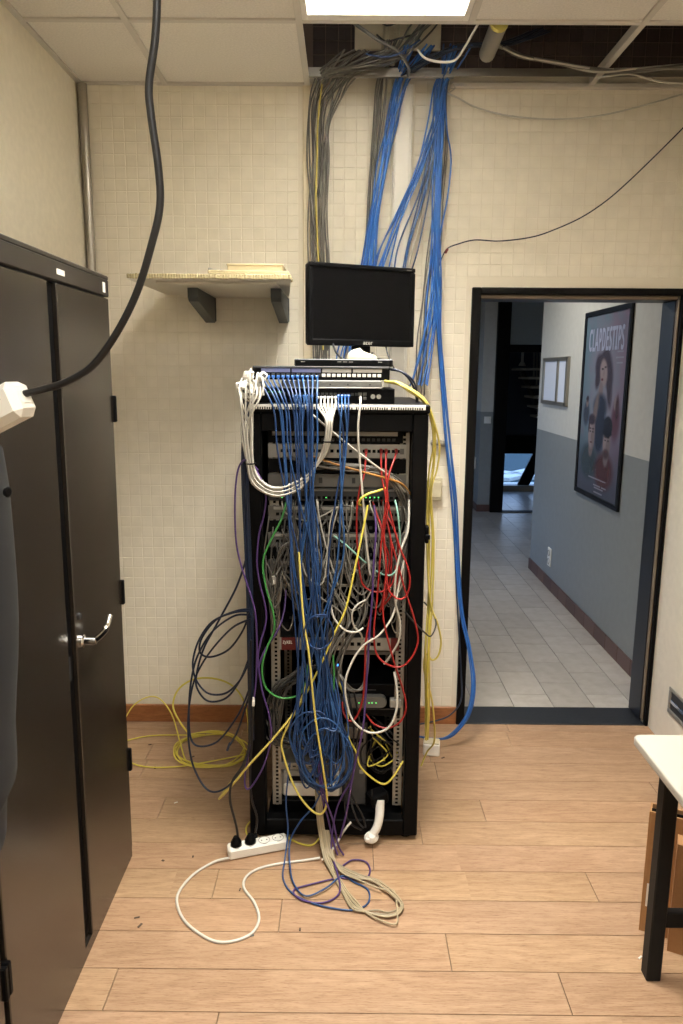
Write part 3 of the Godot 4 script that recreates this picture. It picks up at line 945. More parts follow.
func cabinet(za: float, zb: float, label: String) -> void:
	var t := thing("steel_cabinet", label, "cabinet", Vector3(-0.94, 0, (za + zb) * 0.5), "brown steel cabinets")
	var X := -0.75
	var xb := -1.14
	var body := S.new()
	body.span(Vector3(xb, 0, za), Vector3(X - 0.016, 1.995, za + 0.012), 0.001).span(Vector3(xb, 0, zb - 0.012), Vector3(X - 0.016, 1.995, zb), 0.001)
	body.span(Vector3(xb, 0.0, za + 0.012), Vector3(xb + 0.01, 1.995, zb - 0.012))
	body.span(Vector3(X - 0.05, 0.06, za + 0.012), Vector3(X - 0.04, 1.93, zb - 0.012))
	part("body", body, M.cabinet_dark, t)
	part("top_panel", S.new().span(Vector3(xb, 1.995, za - 0.001), Vector3(X, 2.008, zb + 0.001), 0.003), M.cabinet_dark, t)
	part("fascia", S.new().span(Vector3(X - 0.03, 1.945, za), Vector3(X, 1.996, zb), 0.003), M.cabinet_dark, t)
	part("plinth", S.new().span(Vector3(X - 0.03, 0, za), Vector3(X - 0.004, 0.042, zb), 0.002), M.cabinet, t)
	var zm := (za + zb) * 0.5
	var d1 := part("door", S.new().span(Vector3(X - 0.016, 0.046, za + 0.008), Vector3(X, 1.94, zm - 0.05), 0.0025), M.cabinet, t)
	part("meeting_strip", S.new().span(Vector3(X - 0.026, 0.05, zm - 0.05), Vector3(X - 0.014, 1.938, zm + 0.012), 0.001), M.black, t)
	var d2 := part("door", S.new().span(Vector3(X - 0.016, 0.046, zm + 0.012), Vector3(X, 1.94, zb - 0.008), 0.0025), M.cabinet, t)
	for h in [1.6, 0.99, 0.38]:
		part("hinge", S.new().span(Vector3(X - 0.014, h - 0.042, za - 0.005), Vector3(X + 0.009, h + 0.042, za + 0.01), 0.003), M.black, d1)
		part("hinge", S.new().span(Vector3(X - 0.014, h - 0.042, zb - 0.012), Vector3(X + 0.009, h + 0.042, zb + 0.003), 0.003), M.black, d2)
	var zh := zm - 0.085
	var hd := S.new()
	var hb := Vector3(X, 0.965, zh)
	hd.lathe(hb, Vector3.RIGHT, [[0.0, 0], [0.019, 0], [0.019, 0.007], [0.012, 0.011], [0.011, 0.042], [0.0, 0.044]], 16)
	hd.tube(smooth(PackedVector3Array([hb + Vector3(0.036, 0, 0.004), hb + Vector3(0.04, 0.0, -0.05), hb + Vector3(0.044, 0.008, -0.085), hb + Vector3(0.05, 0.04, -0.11)]), 5), 0.0095, 10)
	part("lever_handle", hd, M.chrome, d1)
	part("lock", S.new().lathe(hb + Vector3(0, 0.075, 0.005), Vector3.RIGHT, [[0.0, 0], [0.01, 0], [0.01, 0.004], [0.0, 0.004]], 12), M.dark_grey, d1)
	part("latch_slot", S.new().span(Vector3(X - 0.0145, 0.87, zm - 0.03), Vector3(X - 0.012, 0.94, zm - 0.016)), M.dark_grey, t)
	part("sticker", S.new().span(Vector3(X, 1.962, zm - 0.11), Vector3(X + 0.001, 1.976, zm - 0.055)), M.white, t)
	t.rotation.z = -0.006      # stands a touch out of plumb
	part("sticker", S.new().span(Vector3(X, 1.955, za + 0.035), Vector3(X + 0.001, 1.985, za + 0.06)), M.white, t)

# ---------------------------------------------------------------- the rack
const RX0 := -0.341
const RX1 := 0.281
const RF := -2.49
const RB := -3.24
const RT := 1.585

func build_rack() -> void:
	var t := thing("server_rack", "tall black open-front server rack crammed with patch cables", "server rack", Vector3((RX0 + RX1) * 0.5, 0, (RF + RB) * 0.5))
	var inl := -0.281
	var inr := 0.229
	for q in [[RX0, inl], [inr, RX1]]:
		part("front_post", S.new().span(Vector3(q[0], 0.02, RF - 0.06), Vector3(q[1], RT, RF), 0.004), M.rack, t)
		part("rear_post", S.new().span(Vector3(q[0], 0.02, RB), Vector3(q[1], RT, RB + 0.05), 0.004), M.rack, t)
	part("head_bar", S.new().span(Vector3(inl, RT - 0.062, RF - 0.05), Vector3(inr, RT, RF), 0.004), M.rack, t)
	part("foot_bar", S.new().span(Vector3(inl, 0.02, RF - 0.05), Vector3(inr, 0.085, RF), 0.004), M.rack, t)
	part("side_panel", S.new().span(Vector3(RX0, 0.02, RB + 0.05), Vector3(RX0 + 0.006, RT, RF - 0.06)), M.rack, t)
	part("side_panel", S.new().span(Vector3(RX1 - 0.006, 0.02, RB + 0.05), Vector3(RX1, RT, RF - 0.06)), M.rack, t)
	part("back_panel", S.new().span(Vector3(inl, 0.02, RB), Vector3(inr, RT, RB + 0.006)), M.rack_in, t)
	part("base_plate", S.new().span(Vector3(inl, 0.05, RB + 0.006), Vector3(inr, 0.062, RF - 0.05)), M.rack_in, t)
	for x in [RX0 + 0.04, RX1 - 0.04]:
		for z in [RF - 0.05, RB + 0.05]:
			part("foot", S.new().lathe(Vector3(x, 0, z), Vector3.UP, [[0.0, 0], [0.025, 0], [0.025, 0.012], [0.012, 0.02], [0.0, 0.02]], 12), M.black, t)
	# roof with its row of vent slots along the front edge
	var cap := part("roof", S.new().span(Vector3(RX0 - 0.004, RT, RB), Vector3(RX1 + 0.004, RT + 0.03, RF + 0.01), 0.005), M.rack, t)
	var strip := part("vent_strip", S.new().span(Vector3(-0.318, RT + 0.012, RF + 0.008), Vector3(RX1 - 0.012, RT + 0.028, RF + 0.012), 0.001), M.white, cap)
	var slots := S.new()
	for i in 74:
		if i % 15 == 14: continue
		slots.box(Vector3(-0.312 + i * 0.0078, RT + 0.016, RF + 0.0122), Vector3(0.0042, 0.007 if i % 3 else 0.009, 0.001))
	part("slot_row", slots, M.black, cap)
	strip.set_meta("label", "white slotted strip")
	# 19 inch rails with square holes
	for rx in [-0.245, 0.208]:
		for z in [RF - 0.075, RB + 0.1]:
			var s := S.new()
			for k in [-1, 1]: s.box(Vector3(rx + k * 0.0105, (0.1 + RT - 0.07) * 0.5, z), Vector3(0.011, RT - 0.17, 0.003))
			var y := 0.102
			while y < RT - 0.07:
				s.box(Vector3(rx, y, z), Vector3(0.0102, 0.0065, 0.003))
				y += 0.01588
			s.box(Vector3(rx + (0.016 if rx > 0 else -0.016), (0.1 + RT - 0.07) * 0.5, z - 0.02), Vector3(0.003, RT - 0.17, 0.04))
			part("mounting_rail", s, M.zinc, t)
	# latch on the right flank
	part("latch", S.new().span(Vector3(RX1, 1.14, RF - 0.03), Vector3(RX1 + 0.012, 1.2, RF), 0.003).span(Vector3(RX1, 1.155, RF - 0.01), Vector3(RX1 + 0.016, 1.172, RF + 0.006), 0.002), M.black, t)

# a unit given by the corners of its front as measured, at its own depth
func unit(called: String, label: String, category: String, x0: float, x1: float, y0: float, y1: float, front: float, depth: float, m: Material, group := "") -> Dictionary:
	if x0 < 270.0: front = 2.557
	var a := at(x0, y0, front)
	var b := at(x1, y1, front)
	var c := at((x0 + x1) * 0.5, y0, front)
	var d := at((x0 + x1) * 0.5, y1, front)
	var t := thing(called, label, category, Vector3((a.x + b.x) * 0.5, d.y, -front - depth * 0.5), group)
	if x0 < 270.0:
		part("case", S.new().span(Vector3(-0.222, d.y + 0.002, -front - depth), Vector3(0.186, c.y - 0.002, -front - 0.004), 0.002), m, t)
		part("face_plate", S.new().span(Vector3(a.x, d.y, -front - 0.004), Vector3(b.x, c.y, -front), 0.001), m, t)
	else:
		part("case", S.new().span(Vector3(a.x, d.y, -front - depth), Vector3(b.x, c.y, -front), 0.002), m, t)
	return {"t": t, "x0": a.x, "x1": b.x, "y0": d.y, "y1": c.y, "z": -front}

func ports(u: Dictionary, count: int, fa: float, fb: float, fy: float, w: float, h: float, m: Material, called := "port") -> void:
	for i in count:
		var x := lerpf(u.x0, u.x1, lerpf(fa, fb, (i + 0.5) / count))
		var y := lerpf(u.y0, u.y1, fy)
		part(called, S.new().box(Vector3(x, y, u.z), Vector3(w, h, 0.002), 0.0006), m, u.t)

func bar(u: Dictionary, called: String, fa: float, fb: float, f0: float, f1: float, m: Material, proud := 0.0015) -> MeshInstance3D:
	return part(called, S.new().span(Vector3(lerpf(u.x0, u.x1, fa), lerpf(u.y0, u.y1, f0), u.z - 0.004), Vector3(lerpf(u.x0, u.x1, fb), lerpf(u.y0, u.y1, f1), u.z + proud), 0.0005), m, u.t)

func build_top_gear() -> void:
	var roof := RT + 0.03
	# black network unit standing on the roof
	var z := 2.56
	var a := at(262, 402, z); var b := at(386, 391, z)
	var t := thing("network_switch", "black network switch lying on the rack roof under the grey panel", "network switch", Vector3((a.x + b.x) * 0.5, roof, -z - 0.13))
	part("case", S.new().span(Vector3(a.x - 0.01, roof, -z - 0.26), Vector3(b.x + 0.03, 1.665, -z), 0.002), M.black, t)
	for i in 24:
		part("port", S.new().box(Vector3(-0.265 + i * 0.0145, 1.645, -z), Vector3(0.011, 0.010, 0.002), 0.0006), M.dark_grey, t)
	for i in 2:
		for j in 2: part("port", S.new().box(Vector3(0.052 + i * 0.016, 1.632 + j * 0.014, -z), Vector3(0.013, 0.011, 0.003), 0.001), M.grey, t)
	for i in 2: part("port", S.new().lathe(Vector3(0.096 + i * 0.02, 1.638, -z), Vector3.BACK, [[0.0, 0], [0.008, 0], [0.008, 0.004], [0.0, 0.004]], 10), M.light_grey, t)
	part("indicator", S.new().box(Vector3(-0.253, 1.652, -z), Vector3(0.02, 0.005, 0.004)), M.green, t)
	part("indicator", S.new().box(Vector3(-0.22, 1.652, -z), Vector3(0.02, 0.005, 0.004)), M.green, t)
	# grey blank panel with a folded lip
	var g := thing("blank_panel", "grey metal blank panel lying on top of the black switch", "panel", Vector3(-0.05, 1.665, -z - 0.1))
	part("face", S.new().span(Vector3(-0.215, 1.666, -z - 0.2), Vector3(0.125, 1.692, -z + 0.012), 0.003), M.grey, g)
	part("lip", S.new().tube(PackedVector3Array([Vector3(-0.215, 1.667, -z + 0.012), Vector3(0.122, 1.667, -z + 0.012), Vector3(0.13, 1.672, -z + 0.01), Vector3(0.131, 1.692, -z + 0.008)]), 0.0022, 6), M.light_grey, g)
	for x in [-0.14, -0.05, 0.01, 0.085]: part("screw", S.new().lathe(Vector3(x, 1.678, -z + 0.0115), Vector3.BACK, [[0.0, 0], [0.003, 0], [0.003, 0.001], [0, 0.0015]], 8), M.dark_grey, g)
	# patch panel above
	var p := thing("patch_panel", "black patch panel with blue plugs and white port labels atop the rack", "patch panel", Vector3(-0.08, 1.693, -z - 0.05))
	part("case", S.new().span(Vector3(-0.315, 1.693, -z - 0.1), Vector3(0.152, 1.739, -z), 0.002), M.black, p)
	part("upper_rail", S.new().span(Vector3(-0.313, 1.731, -z - 0.002), Vector3(0.15, 1.738, -z + 0.004), 0.001), M.dark_grey, p)
	for k in 4:
		part("label_strip", S.new().span(Vector3(-0.285 + k * 0.104, 1.718, -z - 0.001), Vector3(-0.187 + k * 0.104, 1.7305, -z + 0.0015)), M.label_lilac if k < 2 else M.light_grey, p)
	for i in 24:
		var x := -0.279 + i * 0.0172
		part("port", S.new().box(Vector3(x, 1.7085, -z), Vector3(0.0125, 0.0105, 0.003), 0.0008), M.white if i > 11 else M.dark_grey, p)
	# dark slim unit behind, carrying the screen
	var s := thing("slim_device", "slim dark grey rack device under the monitor foot", "network device", Vector3(0.0, 1.739, -2.79))
	part("case", S.new().span(Vector3(-0.175, 1.7395, -3.2), Vector3(0.165, 1.764, -2.6), 0.003), M.dark_grey, s)
	part("front", S.new().span(Vector3(-0.171, 1.743, -2.602), Vector3(0.161, 1.761, -2.598), 0.001), M.black, s)
	for x in [-0.145, -0.02, 0.0, 0.02, 0.12]: part("mark", S.new().box(Vector3(x, 1.754, -2.598), Vector3(0.014, 0.0025, 0.002)), M.light_grey, s)
	for x in [-0.15, 0.14]: part("foot", S.new().span(Vector3(x - 0.012, roof, -3.19), Vector3(x + 0.012, 1.7395, -3.17)), M.black, s)
	# monitor
	var mz := 3.03
	var yaw := 0.42
	var tl := at(308, 260, mz - 0.095); var tr := at(415, 270, mz + 0.095); var bl := at(309, 345, mz - 0.095); var br := at(413, 347, mz + 0.095)
	var c := (tl + tr + bl + br) * 0.25
	var w := 0.5 * ((tr - tl).length() + (br - bl).length())
	var h := 0.5 * ((tl - bl).length() + (tr - br).length())
	var m := thing("computer_monitor", "black flat widescreen monitor standing switched off on top of the rack", "monitor", Vector3(c.x, 1.764, -mz))
	# its face is turned to the right
	var bs := Basis(Vector3.UP, yaw)
	var hs := part("housing", S.new().box(c + bs * Vector3(0, 0, -0.02), Vector3(w, h, 0.04), 0.008, bs).box(c + bs * Vector3(0, 0, -0.05), Vector3(w * 0.7, h * 0.7, 0.04), 0.012, bs), M.black, m)
	var bz := S.new()
	bz.box(c + bs * Vector3(0, h * 0.5 - 0.008, 0.002), Vector3(w, 0.016, 0.008), 0.003, bs).box(c + bs * Vector3(0, -h * 0.5 + 0.012, 0.002), Vector3(w, 0.024, 0.008), 0.003, bs)
	for k in [-1, 1]: bz.box(c + bs * Vector3(k * (w * 0.5 - 0.009), 0, 0.002), Vector3(0.018, h - 0.036, 0.008), 0.003, bs)
	part("bezel", bz, M.black, m)
	part("screen", S.new().box(c + bs * Vector3(0, 0.004, 0.0), Vector3(w - 0.034, h - 0.04, 0.003), 0.0, bs), M.black_gloss, m)
	lettering("acer", 0.02, c + bs * Vector3(0.02, -h * 0.5 + 0.012, 0.0065), bs, M.light_grey, hs)
	part("corner_mark", S.new().box(c + bs * Vector3(w * 0.5 - 0.03, h * 0.5 - 0.009, 0.0062), Vector3(0.022, 0.004, 0.001), 0.0, bs), M.grey, hs)
	part("neck", S.new().box(Vector3(c.x - 0.005, 1.83, -mz - 0.05), Vector3(0.075, 0.13, 0.03), 0.006), M.black, m)
	part("foot", S.new().lathe(Vector3(c.x + 0.0, 1.764, -mz - 0.02), Vector3.UP, [[0, 0], [0.11, 0], [0.108, 0.006], [0.06, 0.014], [0, 0.016]], 28, 0.8), M.black, m)
	# mouse lying upside against the foot
	var ms := thing("computer_mouse", "small cream computer mouse resting in front of the monitor foot", "mouse", Vector3(0.06, 1.764, -2.8))
	var rings: Array = []
	for i in 9:
		var f := float(i) / 8
		var ring := PackedVector3Array()
		for j in 14:
			var an := TAU * j / 14
			var rx := 0.052 * sqrt(maxf(0.02, 1.0 - pow(f, 2.4)))
			ring.append(Vector3(0.062 + cos(an) * rx * 1.1, 1.765 + 0.034 * f * (1.0 - 0.25 * cos(an)), -2.78 + sin(an) * rx * 0.62))
		rings.append(ring)
	part("shell", S.new().loft(rings), M.ivory, ms)
	part("button_seam", S.new().tube(PackedVector3Array([Vector3(0.1, 1.774, -2.755), Vector3(0.105, 1.784, -2.77), Vector3(0.1, 1.79, -2.785)]), 0.0015, 5), M.grey, ms)
	part("wheel", S.new().lathe(Vector3(0.1, 1.786, -2.785), Vector3.BACK, [[0, 0], [0.006, 0], [0.006, 0.006], [0, 0.006]], 10), M.dark_grey, ms)

func build_rack_gear() -> void:
	var F := 2.56
	var u: Dictionary
	u = unit("patch_panel", "black patch panel with white label strip just under the rack head", "patch panel", 268, 403, 431, 443, F, 0.08, M.black)
	bar(u, "label_strip", 0.03, 0.96, 0.6, 0.95, M.light_grey); ports(u, 24, 0.05, 0.95, 0.28, 0.011, 0.010, M.dark_grey)
	u = unit("network_switch", "pale grey switch with four red plugs in its ports", "network switch", 268, 406, 444, 458, F, 0.22, M.light_grey)
	ports(u, 8, 0.68, 0.96, 0.5, 0.011, 0.011, M.black); ports(u, 12, 0.08, 0.62, 0.5, 0.011, 0.011, M.black)
	bar(u, "maker_plate", 0.955, 0.985, 0.3, 0.7, M.grey)
	u = unit("blank_panel", "black blank panel below the pale grey switch", "panel", 268, 406, 459, 473, F + 0.01, 0.05, M.black)
	ports(u, 2, 0.0, 1.0, 0.5, 0.008, 0.008, M.zinc, "screw")
	u = unit("cable_duct_panel", "grey cable guide panel above the switch with green lights", "panel", 268, 406, 474, 487, F + 0.02, 0.05, M.grey)
	ports(u, 4, 0.02, 0.98, 0.5, 0.012, 0.02, M.dark_grey, "ring")
	u = unit("network_switch", "dark switch with a row of lit green lights", "network switch", 268, 406, 488, 501, F + 0.01, 0.22, M.dark_grey)
	bar(u, "top_line", 0.02, 0.98, 0.75, 0.9, M.grey)
	ports(u, 24, 0.05, 0.95, 0.25, 0.011, 0.01, M.black)
	for x in [361, 366, 370, 374.5, 378.5, 386]: part("indicator", S.new().box(at(x, 497.5, 2.556), Vector3(0.0045, 0.004, 0.003)), M.led_green, u.t)
	for x in [282, 326]: part("indicator", S.new().box(at(x, 497.5, 2.556), Vector3(0.004, 0.003, 0.003)), M.led_green, u.t)
	var y := 506.0
	var names := ["topmost of the three grey patch panels buried in cables", "middle of the three grey patch panels buried in cables", "lowest of the three grey patch panels buried in cables"]
	for k in 3:
		u = unit("patch_panel", names[k], "patch panel", 268, 406, y, y + 14, F + 0.01, 0.1, M.grey, "grey patch panels")
		ports(u, 24, 0.05, 0.95, 0.4, 0.011, 0.011, M.black)
		bar(u, "label_strip", 0.04, 0.96, 0.72, 0.92, M.light_grey)
		y += 27.0
		if k < 2:
			var d := unit("network_switch", ["black switch between the top and middle grey patch panels", "black switch between the middle and lowest grey patch panels"][k], "network switch", 268, 406, y - 12, y - 1, F + 0.02, 0.22, M.black)
			ports(d, 24, 0.05, 0.95, 0.4, 0.011, 0.011, M.dark_grey)
	u = unit("rack_shelf", "thin pale steel shelf edge above the firewall", "shelf", 268, 406, 584, 587, F - 0.01, 0.4, M.zinc)
	u = unit("network_switch", "black deep switch standing on the firewall", "network switch", 276, 398, 612, 622, F + 0.13, 0.2, M.black)
	ports(u, 20, 0.1, 0.9, 0.4, 0.011, 0.01, M.dark_grey)
	# firewall with its red end
	u = unit("firewall_unit", "grey firewall with dark red end plate and white lettering", "firewall", 279, 399, 637.5, 650, F, 0.26, M.dark_grey)
	bar(u, "front_plate", 0.0, 1.0, 0.0, 1.0, M.light_grey, 0.002)
	var rp := bar(u, "end_plate", 0.02, 0.145, 0.0, 1.0, M.deep_red, 0.004)
	rp.set_meta("label", "dark red end plate")
	bar(u, "end_plate", 0.93, 1.0, 0.0, 1.0, M.deep_red, 0.004)
	var lp := at(287.5, 642.2, F - 0.006)
	lettering("ZyXEL", 0.015, lp, Basis.IDENTITY, M.white, u.t, 0.034)
	for k in 7: part("port", S.new().box(Vector3(lerpf(u.x0, u.x1, 0.5 + k * 0.055), (u.y0 + u.y1) * 0.5, u.z + 0.002), Vector3(0.013, 0.013, 0.002), 0.0006), M.black, u.t)
	# lower rack
	u = unit("rack_device", "grey boxed power supply behind the blue bundle, with a blue light", "power supply", 342, 396, 651, 655, F + 0.03, 0.2, M.grey)
	part("indicator", S.new().box(at(337.5, 665, F - 0.03), Vector3(0.007, 0.007, 0.004)), M.led_blue, u.t)
	part("post", S.new().span(at(339, 651, F + 0.03), at(342, 683, F + 0.03) + Vector3(0, 0, -0.02)), M.grey, u.t)
	# modem with rounded silver front
	var a := at(331, 697, F - 0.01); var b := at(392, 708, F - 0.01)
	var t := thing("modem", "silver rounded modem with green lights on a black unit", "modem", Vector3((a.x + b.x) * 0.5, b.y, -F - 0.07))
	var poly := PackedVector2Array()
	var hh := (a.y - b.y) * 0.5
	for k in 9: poly.append(Vector2(b.x - hh + cos(-PI / 2 + PI * k / 8) * hh - 0.02, b.y + hh + sin(-PI / 2 + PI * k / 8) * hh))
	poly.append(Vector2(a.x, a.y)); poly.append(Vector2(a.x, b.y))
	part("case", S.new().prism(poly, Vector3(0, 0, -F + 0.01), Vector3.RIGHT, Vector3.UP, Vector3(0, 0, -0.16)), M.grey, t)
	part("end_label", S.new().span(Vector3(b.x - 0.008, b.y, -F - 0.02), Vector3(b.x + 0.034, a.y - 0.012, -F + 0.008), 0.002), M.light_grey, t)
	for x in [359, 369, 372, 376]: part("indicator", S.new().box(at(x, 703, F - 0.011), Vector3(0.0045, 0.003, 0.002)), M.led_green, t)
	u = unit("black_unit", "black box unit behind the silver modem", "network device", 333, 398, 684, 696.5, F + 0.02, 0.2, M.black)
	part("logo_bar", S.new().box(at(372, 690, F + 0.019), Vector3(0.03, 0.004, 0.002)), M.dark_grey, u.t)
	u = unit("black_unit", "thin black unit the silver modem lies on", "network device", 333, 400, 708.5, 716, F, 0.2, M.black)
	part("lid", S.new().span(Vector3(u.x0, u.y1 - 0.003, u.z - 0.2), Vector3(u.x1, u.y1, u.z + 0.002)), M.dark_grey, u.t)
	# tower case standing on the base
	var c0 := at(346, 722, 2.62); var c1 := at(364, 812, 2.62)
	t = thing("tower_case", "narrow dark grey computer tower standing in the rack base", "computer case", Vector3((c0.x + c1.x) * 0.5, 0.062, -2.8))
	part("case", S.new().span(Vector3(c0.x - 0.01, 0.062, -3.0), Vector3(c1.x + 0.01, c0.y, -2.62), 0.004), M.dark_grey, t)
	part("front", S.new().span(Vector3(c0.x - 0.004, 0.07, -2.622), Vector3(c1.x + 0.004, c0.y - 0.02, -2.616), 0.002), mat(rgb(92, 88, 84), 0.4), t)
	part("drive_slot", S.new().span(Vector3(c0.x + 0.004, 0.33, -2.618), Vector3(c1.x - 0.006, 0.345, -2.614)), M.black, t)
	part("power_button", S.new().lathe(Vector3((c0.x + c1.x) * 0.5 + 0.01, 0.385, -2.617), Vector3.BACK, [[0, 0], [0.006, 0], [0.006, 0.003], [0, 0.003]], 10), M.light_grey, t)
	part("badge", S.new().span(Vector3(c1.x - 0.02, 0.2, -2.618), Vector3(c1.x - 0.004, 0.215, -2.614)), M.light_grey, t)
	# white drive box with a pale top unit
	u = unit("storage_unit", "grey rack unit above the white drawer behind blue coil", "network device", 280, 343, 763, 770, F + 0.03, 0.25, M.zinc)
	ports(u, 6, 0.1, 0.6, 0.5, 0.012, 0.006, M.dark_grey)
	var w0 := at(281, 772, F + 0.01); var w1 := at(342, 798, F + 0.01)
	t = thing("white_drawer_unit", "rounded white printer-like box low in the rack behind blue coil", "printer", Vector3((w0.x + w1.x) * 0.5, w1.y, -F - 0.15))
	part("case", S.new().span(Vector3(w0.x, w1.y, -F - 0.3), Vector3(w1.x, w0.y, -F - 0.01), 0.012), M.light_grey, t)
	part("slot", S.new().span(Vector3(w0.x + 0.03, w0.y - 0.035, -F - 0.012), Vector3(w1.x - 0.03, w0.y - 0.016, -F - 0.008)), M.black, t)
	part("drawer", S.new().span(Vector3(w0.x + 0.01, w1.y + 0.01, -F - 0.02), Vector3(w1.x - 0.01, w0.y - 0.045, -F), 0.006), M.white, t)
	u = unit("black_unit", "flat black unit under the white drawer box", "network device", 278, 345, 800, 812, F + 0.01, 0.28, M.black)
	part("lid", S.new().span(Vector3(u.x0, u.y1 - 0.003, u.z - 0.28), Vector3(u.x1, u.y1, u.z + 0.002)), M.dark_grey, u.t)
	# mess of adapters in the lower right
	t = thing("power_adapter", "black power brick tilted in the lower right of the rack", "power adapter", at(388, 775, 2.66))
	part("case", S.new().box(at(388, 770, 2.66), Vector3(0.11, 0.05, 0.07), 0.008, Basis(Vector3.BACK, 0.2)), M.black, t)
	part("label_plate", S.new().box(at(394, 768, 2.624), Vector3(0.02, 0.03, 0.001), 0.0, Basis(Vector3.BACK, 0.2)), M.grey, t)
	t = thing("power_adapter", "black plug-in transformer on the white adapter block", "power adapter", at(378, 800, 2.5))
	part("case", S.new().box(at(377, 797, 2.52), Vector3(0.075, 0.05, 0.055), 0.007, Basis(Vector3.UP, 0.5) * Basis(Vector3.BACK, 0.1)), M.black, t)
	part("seam", S.new().box(at(372, 795, 2.488), Vector3(0.002, 0.045, 0.002)), M.dark_grey, t)
	# white angled adapter
	t = thing("white_adapter", "white angled socket adapter hanging over the rack foot", "power adapter", at(374, 830, 2.46))
	var arm := smooth(PackedVector3Array([at(380, 800, 2.50), at(379.5, 815, 2.475), at(377, 827, 2.462), at(371.5, 836, 2.456)]), 4)
	part("arm", S.new().tube(arm, 0.017, 10, 0.015), M.white, t)
	part("socket_head", S.new().lathe(at(371, 838, 2.465), Vector3(0.1, 0.75, 0.65), [[0, 0], [0.024, 0.0], [0.027, 0.004], [0.027, 0.014], [0.02, 0.024], [0.012, 0.034], [0, 0.036]], 20, 0.8), M.white, t)
	part("pin_cover", S.new().box(at(367.5, 840, 2.44), Vector3(0.014, 0.014, 0.012), 0.002), M.white, t)

# ---------------------------------------------------------------- wall shelf
func build_shelf() -> void:
	var zf := 2.85
	var a := at(127, 279, zf); var b := at(291, 283, zf)
	var x0 := a.x; var x1 := b.x
	var y := 2.074
	var t := thing("wall_shelf", "short worn white wall shelf with rough chipboard edge on grey brackets", "shelf", Vector3((x0 + x1) * 0.5, 1.94, -WALL + 0.3))
	var poly := PackedVector2Array([Vector2(x0, zf), Vector2(x1, zf), Vector2(x1 - 0.05, WALL - 0.004), Vector2(x0 + 0.01, WALL - 0.004)])
	part("board", S.new().prism(poly, Vector3(0, y - 0.02, 0), Vector3.RIGHT, Vector3.FORWARD, Vector3(0, 0.019, 0)), M.melamine, t)
	var rough := S.new()
	rng.seed = 51
	var n := 60
	for i in n:
		var xx := lerpf(x0, x1, (i + 0.5) / n)
		rough.box(Vector3(xx, y - 0.010 + rng.randf_range(-0.001, 0.001), -zf + 0.002), Vector3((x1 - x0) / n, 0.018 + rng.randf_range(-0.002, 0.002), 0.006 + rng.randf() * 0.005), 0.002)
	part("chipboard_edge", rough, M.chip, t)
	part("under_panel", S.new().span(Vector3(x0 + 0.09, y - 0.03, -WALL + 0.01), Vector3(x1 - 0.06, y - 0.021, -zf - 0.06), 0.002), M.melamine, t)
	for px in [211.0, 284.0]:
		var q := at(px, 310, WALL)
		var bx := q.x
		var br := part("bracket", S.new().span(Vector3(bx - 0.024, 1.94, -WALL), Vector3(bx + 0.024, y - 0.031, -WALL + 0.008), 0.002), M.bracket, t)
		var arm := PackedVector2Array([Vector2(0, 0), Vector2(0, -0.105), Vector2(0.02, -0.11), Vector2(0.38, -0.05), Vector2(0.40, -0.035), Vector2(0.40, 0.0)])
		part("arm", S.new().prism(arm, Vector3(bx - 0.02, y - 0.031, -WALL + 0.004), Vector3.BACK, Vector3.UP, Vector3(0.04, 0, 0)), M.bracket, br)
		part("screw", S.new().lathe(Vector3(bx + 0.012, 1.952, -WALL + 0.008), Vector3.BACK, [[0, 0], [0.006, 0], [0.006, 0.002], [0, 0.003]], 10), M.dark_grey, br)
	solo("loose_board", S.new().box(Vector3(x1 - 0.16, y + 0.0075, -zf - 0.13), Vector3(0.3, 0.012, 0.24), 0.002, Basis(Vector3.BACK, -0.008)), M.chip, "thin chipboard offcut lying on the right of the wall shelf", "board")
	var bx := thing("cardboard_tray", "flat beige cardboard tray lying on the wall shelf", "box", Vector3(x1 - 0.17, y + 0.016, -zf - 0.2))
	part("tray", S.new().span(Vector3(x1 - 0.25, y + 0.017, -zf - 0.24), Vector3(x1 - 0.04, y + 0.046, -zf - 0.1), 0.003), mat(rgb(186, 172, 138), 0.85), bx)
	part("lid", S.new().span(Vector3(x1 - 0.253, y + 0.042, -zf - 0.243), Vector3(x1 - 0.037, y + 0.05, -zf - 0.097), 0.002), mat(rgb(192, 178, 144), 0.85), bx)
	var k := thing("small_tool", "small grey and blue metal tool on the wall shelf beside the tray", "tool", Vector3(x1 - 0.3, y, -zf - 0.06))
	part("blade", S.new().box(Vector3(x1 - 0.29, y + 0.018, -zf - 0.05), Vector3(0.05, 0.008, 0.012), 0.002, Basis(Vector3.BACK, -0.25)), M.zinc, k)
	part("grip", S.new().box(Vector3(x1 - 0.255, y + 0.012, -zf - 0.05), Vector3(0.04, 0.014, 0.016), 0.004, Basis(Vector3.BACK, -0.1)), M.blue[1], k)

